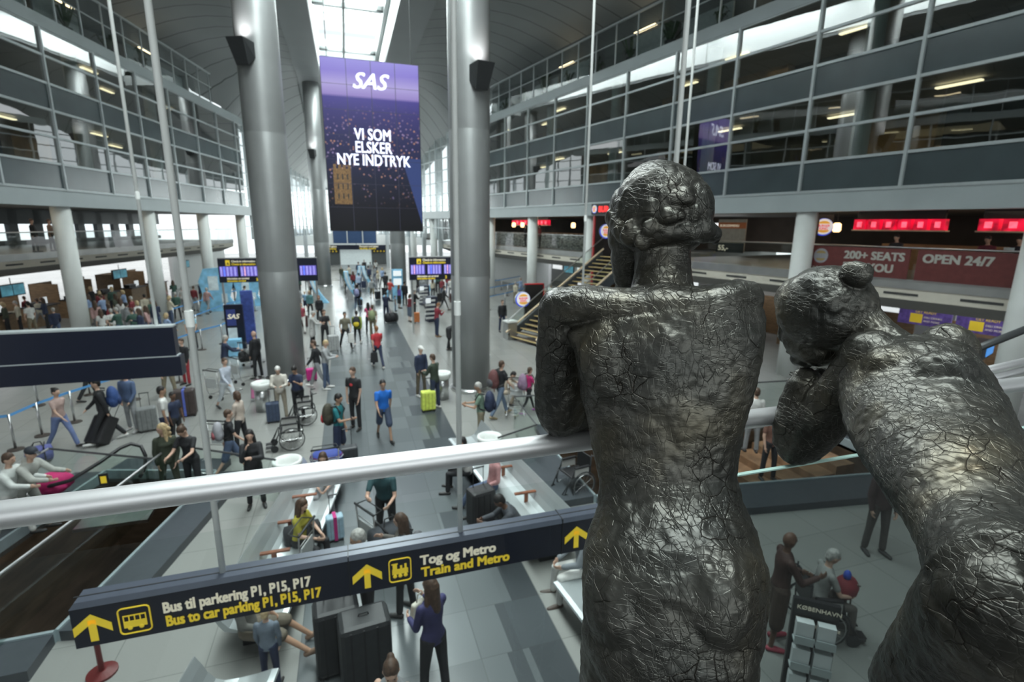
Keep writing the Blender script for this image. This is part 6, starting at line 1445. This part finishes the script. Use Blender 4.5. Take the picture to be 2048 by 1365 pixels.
# right of the metal column
person(fp(1004,664), 170, 'person in black jacket and jeans waiting by the square steel bin', 'stand', ('jacket',K_), ('jeans',NV), ('short','brown'), 1.76)
d = person(fp(1075,652), 20, 'person in dark t-shirt with a big navy bag behind the stair foot', 'stand2', ('tee',(.03,.04,.06)), ('jeans',JN), ('short','brown'), 1.78); handbag((d['handL'].x, d['handL'].y, d['handL'].z+.15), .3, .6, .35, NV, 'big navy shoulder bag carried near the wooden stairs')
person(fp(1070,628), 10, 'person in light blue shirt facing the right check-in desks', 'stand', ('shirt',(.28,.34,.52)), ('long',K_), ('short','black'), 1.76)
d = person(fp(1000,834), 75, 'person in black t-shirt and jeans walking right with a red-grey backpack', 'walk', ('tee',K_), ('jeans',(.13,.18,.26)), ('short','brown'), 1.80, shoes=(.25,.2,.12)); bp(d, (.13,.05,.05), 'dark red and grey backpack right of the metal column', 1.25, (.08,.08,.09))
person(fp(1008,808), 120, 'dark-haired person in cream squatting near the empty trolley', 'squat', ('tee',(.45,.38,.30)), ('long',(.45,.38,.30)), ('short','black'), 1.66, fem=True)
d = person(fp(962,893), -75, 'grey-haired person in pale green shirt with navy backpack', 'hands', ('tee',(.17,.25,.19)), ('long',KH), ('short','grey'), 1.76, 'm'); bp(d, NV, 'navy backpack on the pale green shirt', 1.2)
d = person(fp(1056,826), 80, 'girl in magenta top with a large purple backpack walking right', 'walk', ('tee',(.50,.03,.16)), ('leggings',K_), ('short','brown'), 1.50, fem=True, shoes=(.4,.1,.4)); bp(d, (.27,.18,.27), 'large purple backpack on the girl in magenta', 1.1)
cart(fp(1032,820), R_(160), 'empty silver luggage trolley behind the girl with the purple backpack')
# seated on the benches
sq = at_z(940,945,.45); person((sq.x-.05, sq.y, 0), -70, 'dark-haired person in grey cardigan sitting at the far end of the right bench', 'sit', ('jacket',(.30,.30,.29),(.6,.6,.6)), ('long',K_), ('short','black'), 1.66, 'm', fem=True, seat=.43)
sq = at_z(1055,1062,.45); person((sq.x-.1, sq.y, 0), -82, 'person in dark suit sitting bowed on the right bench', 'sitfwd', ('jacket',(.05,.055,.065)), ('long',(.04,.045,.05)), ('short','black'), 1.76, 'd', seat=.43)
sq = at_z(985,975,.45); person((sq.x, sq.y, 0), -95, 'person in pink checked shirt and jeans stretched on the right bench', 'sitback', ('shirt',(.42,.22,.22)), ('jeans',JN), ('short','brown'), 1.74, seat=.43)
sq = at_z(1168,1140,.45); person((sq.x, sq.y, 0), -85, 'person in white trousers sitting low on the right bench behind the tall statue', 'sit', ('jacket',(.20,.22,.24)), ('long',WH), ('short','grey'), 1.76, seat=.43, shoes=(.08,.06,.05))
sq = at_z(600,1085,.45); person((sq.x, sq.y, 0), 120, 'person in mustard yellow top sitting on the left bench with hands in lap', 'sit', ('tee',(.38,.34,.04)), ('long',K_), ('long','brown'), 1.66, fem=True, seat=.43)
person(fp(655,1015), 185, 'brown-haired person in beige top sitting behind the striped bag trolley', 'sit', ('tee',(.34,.30,.24)), ('long',GR), ('long','brown'), 1.68, fem=True, seat=.42)
person(fp(775,1090), 195, 'person in dark teal shirt bending over a bag trolley below the rail', 'hold', ('tee',(.03,.08,.09)), ('long',K_), ('short','black'), 1.78, mods=dict(lean=22))
d = person(fp(812,1225), -60, 'long-haired person with a dark checked backpack above the word metro', 'hold', ('jacket',(.10,.09,.08)), ('long',K_), ('long','brown'), 1.64, fem=True); bp(d, (.10,.10,.11), 'grey checked backpack next to the long-haired person by the sign', 1.0)
duffel(at_z(783,1130)+V(0,0,.35), .4, .7, .22, (.045,.05,.06), 'dark grey duffel bag with white stripe on the trolley below the rail')
cart(fp(745,1120), R_(-60), 'steel luggage trolley under the dark duffel bag, near the walkway middle')
p0_ = at_z(652,900,.80); cart((p0_.x, p0_.y-.35, 0), R_(5), 'luggage trolley carrying the red, white and blue striped bag')
b = MB(); p_ = at_z(652,900,.80); r = empty('striped_bag', (p_.x, p_.y, .62), 0, 'round red, white and blue striped holdall on a trolley', 'bag')
MB().ell((0,0,0),(.36,.26,.20)).build('body', colmat((.05,.08,.32)), r, smooth=True)
for i, c in ((-1,(.45,.02,.05)),(0,(.65,.65,.64)),(1,(.45,.02,.05))): MB().ell((0,0,.045*i+.02),(.366-.02*abs(i),.266-.015*abs(i),.035)).build('stripe', colmat(c), r, smooth=True)
cart(fp(610,1165), R_(70), 'trolley with red bar and black bag in front of the person in yellow'); duffel(at_z(610,1120)+V(0,0,.30), .2, .6, .2, K_, 'black bag with white label on the trolley before the left bench')
# bottom of the frame, near the lower edge
person(fp(545,1372), 10, 'small child in grey-blue jumper standing by the near bench', 'stand', ('shirt',(.13,.16,.20)), ('long',NV), ('short','blond'), 1.12)
sq = at_z(480,1265,.45); person((sq.x+.1, sq.y, 0), 95, 'person in khaki shorts and sandals sitting on the near left bench, legs out', 'sitback', ('shirt',(.12,.12,.11)), ('shorts',(.14,.12,.09)), ('short','brown'), 1.78, 'm', seat=.43, shoes=(.20,.13,.09), mods=dict(l=(78,35,80,30,8), a=((20,10,40,.3),(20,10,40,.3))))
d = person(fp(740,1290), -100, 'person in blue checked shirt leaning on the huge black bags', 'hands', ('tee',(.05,.08,.16)), ('long',K_), ('short','grey'), 1.80, 'm')
d = person(fp(870,1400), -25, 'long dark-haired person in navy top holding a cream handbag at the bottom', 'hold', ('shirt',(.035,.035,.11)), ('long',K_), ('long','brown'), 1.70, fem=True); handbag((d['handR'].x+.02, d['handR'].y-.02, d['handR'].z-.08), .6, .38, .28, (.55,.53,.45), 'cream leather handbag at the bottom of the walkway')
p_ = at_z(785,1325,1.58); person((p_.x, p_.y, 0), 205, 'person in grey tank top with hair in a bun at the bottom edge', 'hands', ('tank',(.20,.21,.22)), ('long',K_), ('bun','brown'), 1.68, fem=True, mods=dict(head=(24,-20)))
# behind the statues, lower right
p_ = at_z(1575,1075,1.68); person((p_.x, p_.y, 0), 115, 'bald person in brown clothes standing under the slate edge between the statues', 'hold', ('shirt',(.06,.03,.025)), ('skirt',(.06,.04,.03)), ('bald','black'), 1.74, 'd', shoes=(.35,.05,.08))
wp = fp(1625,1262); wheelchair(wp, R_(-115), 'wheelchair with a seated person holding red bags, between the statues')
person((wp.x, wp.y, 0), 115, 'grey-haired person in pale top sitting in the wheelchair with a walking stick', 'sit', ('tee',(.28,.28,.27)), ('long',(.10,.09,.08)), ('short','grey'), 1.66, seat=.50)
hp_ = wp+V(.42,-.18,0); b = MB(); b.tube([(0,0,0),(0,.02,.82)], .011, 8); b.tube([(0,.02,.82),(.0,-.08,.84)], .013, 8); tag(b.build('walking_stick', colmat((.15,.13,.11),.5), loc=hp_), 'grey walking stick held by the person in the wheelchair', 'stick')
r = empty('gift_bag', (wp.x+.35, wp.y-.12, .62), .3, 'dark red bag with blue ribbon on the lap in the wheelchair', 'bag'); MB().ell((0,0,.12),(.2,.15,.17)).build('body', colmat((.20,.02,.03)), r, smooth=True); MB().ell((-.03,0,.32),(.06,.05,.08)).build('ribbon', colmat((.03,.07,.42)), r, smooth=True)
person(fp(1745,1105), 200, 'person in dark clothes with a red bag behind the wheelchair group', 'stand', ('jacket',(.05,.03,.03)), ('long',(.06,.055,.05)), ('short','black'), 1.78)
person(fp(1500,905), 20, 'person in white t-shirt seen small between the statues on the lower level', 'stand', ('tee',WH), ('long',GR), ('short','brown'), 1.74)
person(fp(1533,960), 190, 'dark-haired person whose head shows just above the steel rail between the statues', 'stand', ('tee',(.16,.08,.06)), ('long',K_), ('short','black'), 1.72)
# --- left part of the hall
person(fp(130,897), 115, 'person in pink-beige top and blue jeans walking right with a purple bag', 'walk', ('tee',(.42,.30,.27)), ('jeans',(.14,.19,.36)), ('bun','black'), 1.66, fem=True, fat=1.1)
duffel(fp(82,925)+V(0,0,.02), .4, .5, .2, (.09,.10,.28), 'purple and black bag beside the person in pink-beige')
d = person(fp(217,885), -110, 'person in black tracksuit with a blue backpack walking', 'walk', ('jacket',K_), ('long',K_), ('short','black'), 1.78, shoes=WH); bp(d, (.03,.07,.22), 'blue backpack on the black tracksuit', 1.2)
person(fp(268,862), -160, 'person in blue denim jacket with a black shoulder bag', 'stand2', ('jacket',(.08,.12,.22)), ('long',GR), ('short','blond'), 1.74, shoes=(.4,.4,.4))
d = person(fp(342,800), 150, 'person in white shirt carrying a cream backpack near the brown suitcase', 'stand2', ('tee',WH), ('long',KH), ('short','brown'), 1.74); bp(d, (.40,.34,.20), 'cream backpack behind the person in white shirt', 1.1)
person(fp(338,905), 75, 'person in white t-shirt standing behind the long blond hair', 'stand', ('tee',WH), ('long',NV), ('short','black'), 1.74, 'm')
person(fp(358,895), 120, 'small dark-haired person in navy behind the blond hair', 'stand', ('tee',NV), ('long',K_), ('short','black'), 1.5, 'd')
person(fp(180,800), 40, 'person in white jacket under the blank navy sign', 'walk', ('jacket',WH), ('long',K_), ('short','black'), 1.74)
p_ = at_z(325,855,1.62); person((p_.x, p_.y, 0), 165, 'person with very long wavy blond hair in a green jacket', 'stand2', ('jacket',OL), ('long',OL), ('wavy','blond'), 1.70, fem=True, mods=dict(head=(10,60)))
p_ = at_z(372,850,1.66); person((p_.x, p_.y, 0), 195, 'brown-haired person in black v-neck looking down by the trolley', 'pushs', ('tee',K_), ('long',K_), ('bun','brown'), 1.72, fem=True, mods=dict(head=(38,10)))
p_ = at_z(35,905,1.60); person((p_.x, p_.y, 0), 105, 'person in grey cap and pale hoodie pushing a trolley at the left edge', 'push', ('hoodie',(.42,.43,.40)), ('long',(.25,.26,.24)), ('cap',(.03,.035,.045)), 1.74, mods=dict(lean=20))
p_ = at_z(2,918,1.58); person((p_.x, p_.y, 0), 100, 'person in white jacket cut off at the left edge', 'push', ('jacket',(.60,.63,.61)), ('long',WH), ('short','brown'), 1.70)
p_ = at_z(98,935,.9); r = empty('pink_bag', (p_.x, p_.y, .36), .3, 'bright pink holdall on the trolley at the left edge', 'bag'); MB().ell((0,0,.2),(.36,.22,.22)).build('body', colmat((.50,.02,.14)), r, smooth=True); MB().ell((.05,-.12,.12),(.2,.13,.12)).build('pocket', colmat((.38,.015,.11)), r, smooth=True)
cart((p_.x-.1, p_.y-.3, 0), R_(-90), 'trolley carrying the bright pink holdall at the left edge')
cart(fp(432,800), R_(-35), 'silver luggage trolley left of the person in striped blouse'); cart(fp(478,770), R_(-50), 'silver luggage trolley pushed by the person in dark jacket'); cart(fp(440,925), R_(160), 'luggage trolley between the person in black v-neck and the boy')
cart(fp(495,735), R_(-40), 'silver trolley loaded with dark bags left of the metal column'); duffel(fp(495,738)+V(0,.2,.25), .5, .6, .22, K_, 'dark bags on the trolley left of the metal column')
handbag(fp(520,802)+V(0,0,.62), .2, .5, .5, (.50,.16,.30), 'pink patterned bag leaning at the foot of the metal column', 'pink_bag')
person(fp(388,700), 175, 'person in light blue shirt and black trousers behind the thin pole', 'stand2', ('tee',(.35,.58,.68)), ('long',K_), ('short','black'), 1.76)
person(fp(375,770), -150, 'person with a red bag half hidden by the blank navy sign', 'stand', ('jacket',K_), ('long',(.3,.03,.04)), ('short','brown'), 1.7)
# --- crowd in the left check-in hall
tops = [('dark navy jacket','jacket',NV),('black coat','coat',K_),('olive jacket','jacket',OL),('cream jumper','shirt',(.5,.46,.36)),('pale blue shirt','shirt',(.25,.34,.52)),('grey hoodie','hoodie',GR),('rose blouse','shirt',(.42,.26,.25)),('white shirt','tee',WH),('burgundy jumper','shirt',(.20,.03,.04)),('dark green top','shirt',(.04,.09,.07))]
bots = [('black trousers','long',K_),('blue jeans','jeans',JN),('beige trousers','long',KH),('grey trousers','long',GR)]
hrs = [('brown-haired',('short','brown')),('black-haired',('short','black')),('blond',('bob','blond')),('grey-haired',('short','grey')),('long-haired',('long','brown'))]
used = set()
def crowd(pts, where, head, seed):
    Rr = random.Random(seed)
    for px, py in pts:
        for _ in range(60):
            t, b2, hr2 = Rr.choice(tops), Rr.choice(bots), Rr.choice(hrs)
            k = (where, t[0], b2[0], hr2[0])
            if k not in used: break
        used.add(k)
        person(fp(px, py), head+Rr.uniform(-50, 50), '%s person in %s and %s %s' % (hr2[0], t[0], b2[0], where), Rr.choice(['stand','stand2','hands','phone1','walk']), (t[1], t[2]), (b2[1], b2[2]), hr2[1], Rr.uniform(1.6, 1.84), Rr.choice('ppm'), fem=hr2[1][0] in ('bob','long'))
crowd([(20,672),(45,668),(70,676),(98,662),(118,682)], 'at the far left desks', -70, 1)
crowd([(172,662),(186,650),(200,672),(214,655),(226,670),(240,648),(250,664),(262,676),(272,655),(284,668),(296,645),(208,640),(232,634)], 'in the left check-in queue', -60, 2)
crowd([(345,655),(357,640),(370,625),(392,622),(405,612),(418,628),(382,645),(330,625),(352,612),(340,700)], 'between the white columns at left', 0, 3)
crowd([(455,612),(470,600),(492,622),(480,590)], 'by the light blue stands', 20, 4)
crowd([(690,575),(700,568),(708,582),(728,562),(738,570),(750,565),(757,578),(766,572),(695,590),(684,566),(742,556),(718,558),(730,552),(752,552)], 'far up the walkway', 0, 5)
crowd([(600,590),(615,580),(625,598),(590,575),(632,585)], 'between the left metal columns', 20, 6)
crowd([(845,600),(853,590),(866,598),(876,586),(885,596),(896,588),(838,588),(902,600),(870,575)], 'under the right flight board', 20, 7)
crowd([(1030,607),(1088,630),(1100,618),(1040,600),(1120,640)], 'at the right check-in desks', 100, 8)
Rg = random.Random(9)
for px, py in ((728,577),(770,592),(756,600),(905,606),(880,604),(852,612),(608,655),(590,655),(700,596),(1062,660)):
    suitcase(fp(px, py), Rg.uniform(-1, 1), .42, .26, .66, Rg.choice([K_, K_, NV, (.06,.02,.02), GR]), {728:'dark suitcase rolling in the far walkway',770:'suitcase at the blue kiosk right of the walkway',756:'suitcase behind the grey jacket',905:'suitcase just left of the thin pole, under the board',880:'suitcase in the group under the right board',852:'suitcase by the rear zigzag machine',608:'dark suitcase under the teal cardigan',590:'dark suitcase right of the nearest left column, far',700:'suitcase beside the far left kiosk',1062:'dark suitcase on the floor by the stair foot'}[px])
crowd([(212,690),(232,684),(246,692),(275,690),(290,695),(302,680),(318,668),(310,655),(192,632),(255,636),(60,650),(85,655)], 'amid the left queue', -60, 12)
# diners on the burger mezzanine
for u, n, lb, tp in ((12.9,2.0,'person in dark jumper with pale hands eating above the maroon banner, middle one',(.03,.03,.035)),(10.45,2.0,'person in burgundy cardigan at the mezzanine table near the right edge',(.16,.03,.05)),(9.75,2.1,'person in dark top with a laptop at the mezzanine near the right edge',(.03,.03,.04))):
    q = FR(u, n, 4.05); person(q, -95, lb, 'sit', ('shirt',tp), ('long',K_), ('short','black'), 1.72, seat=.62)
    q = FR(u, n-.55, 4.05); t = empty('cafe_table', q, 0, 'small cafe table before the '+lb[:28]+' diner', 'table'); MB().box(-.3,.3,-.35,.35,.92,.95).build('table_top', M_wood, t); MB().cyl(0,0,0,.92,.04).build('table_leg', M_dark, t)
q = FR(9.75, 1.45, 5.0); lp = empty('laptop', q, R_(10), 'silver laptop on the mezzanine table near the right edge', 'laptop'); MB().box(-.15,.15,-.1,.1,0,.015).build('base', M_steel, lp); MB().box(-.16,-.15,-.12,.12,.0,.22).build('lid', M_steel, lp)
for u, tp, lb in ((27.0,K_,'waiter-like person in black on the mezzanine left of the tall statue head'),(36.5,(.3,.05,.05),'person in red behind the shop balustrade'),(38.6,K_,'person in black behind the shop balustrade'),(44.0,GR,'person in grey behind the shop balustrade near the metal column'),(22.9,(.35,.02,.03),'person in red right of the tall statue head on the mezzanine')):
    person(FR(u, 2.2, 4.05), -90, lb, 'stand', ('shirt',tp), ('long',K_), ('short','black'), 1.72)
for u, tp, lb in ((33.0,K_,'person in black behind the left mezzanine balustrade'),(34.2,(.3,.2,.15),'person in tan next to the one in black on the left mezzanine')):
    person(FL(u, 5.4, 4.05), 90, lb, 'stand', ('shirt',tp), ('long',K_), ('short','brown'), 1.72)
bake_all()
# where several look-alikes share one label, tell each by its order across the picture
ORD = 'first second third fourth fifth sixth seventh eighth ninth tenth eleventh twelfth thirteenth fourteenth fifteenth sixteenth seventeenth eighteenth nineteenth twentieth'.split()
bpy.context.view_layer.update()
share = {}
for o in C.objects:
    if o.parent is None and o.get('label') and o.get('group'): share.setdefault(o['label'], []).append(o)
for lb, L_ in share.items():
    if len(L_) < 2 or len(L_) > 20: continue
    def sx(o):
        q = CAMR.transposed() @ (o.matrix_world.translation-EYEV); return q.x/max(0.2, -q.z) if -q.z > 0.2 else 99*math.copysign(1, q.x)
    L_.sort(key=sx)
    for i, o in enumerate(L_): o['label'] = ' '.join((ORD[i]+' from left, '+lb).split()[:16])
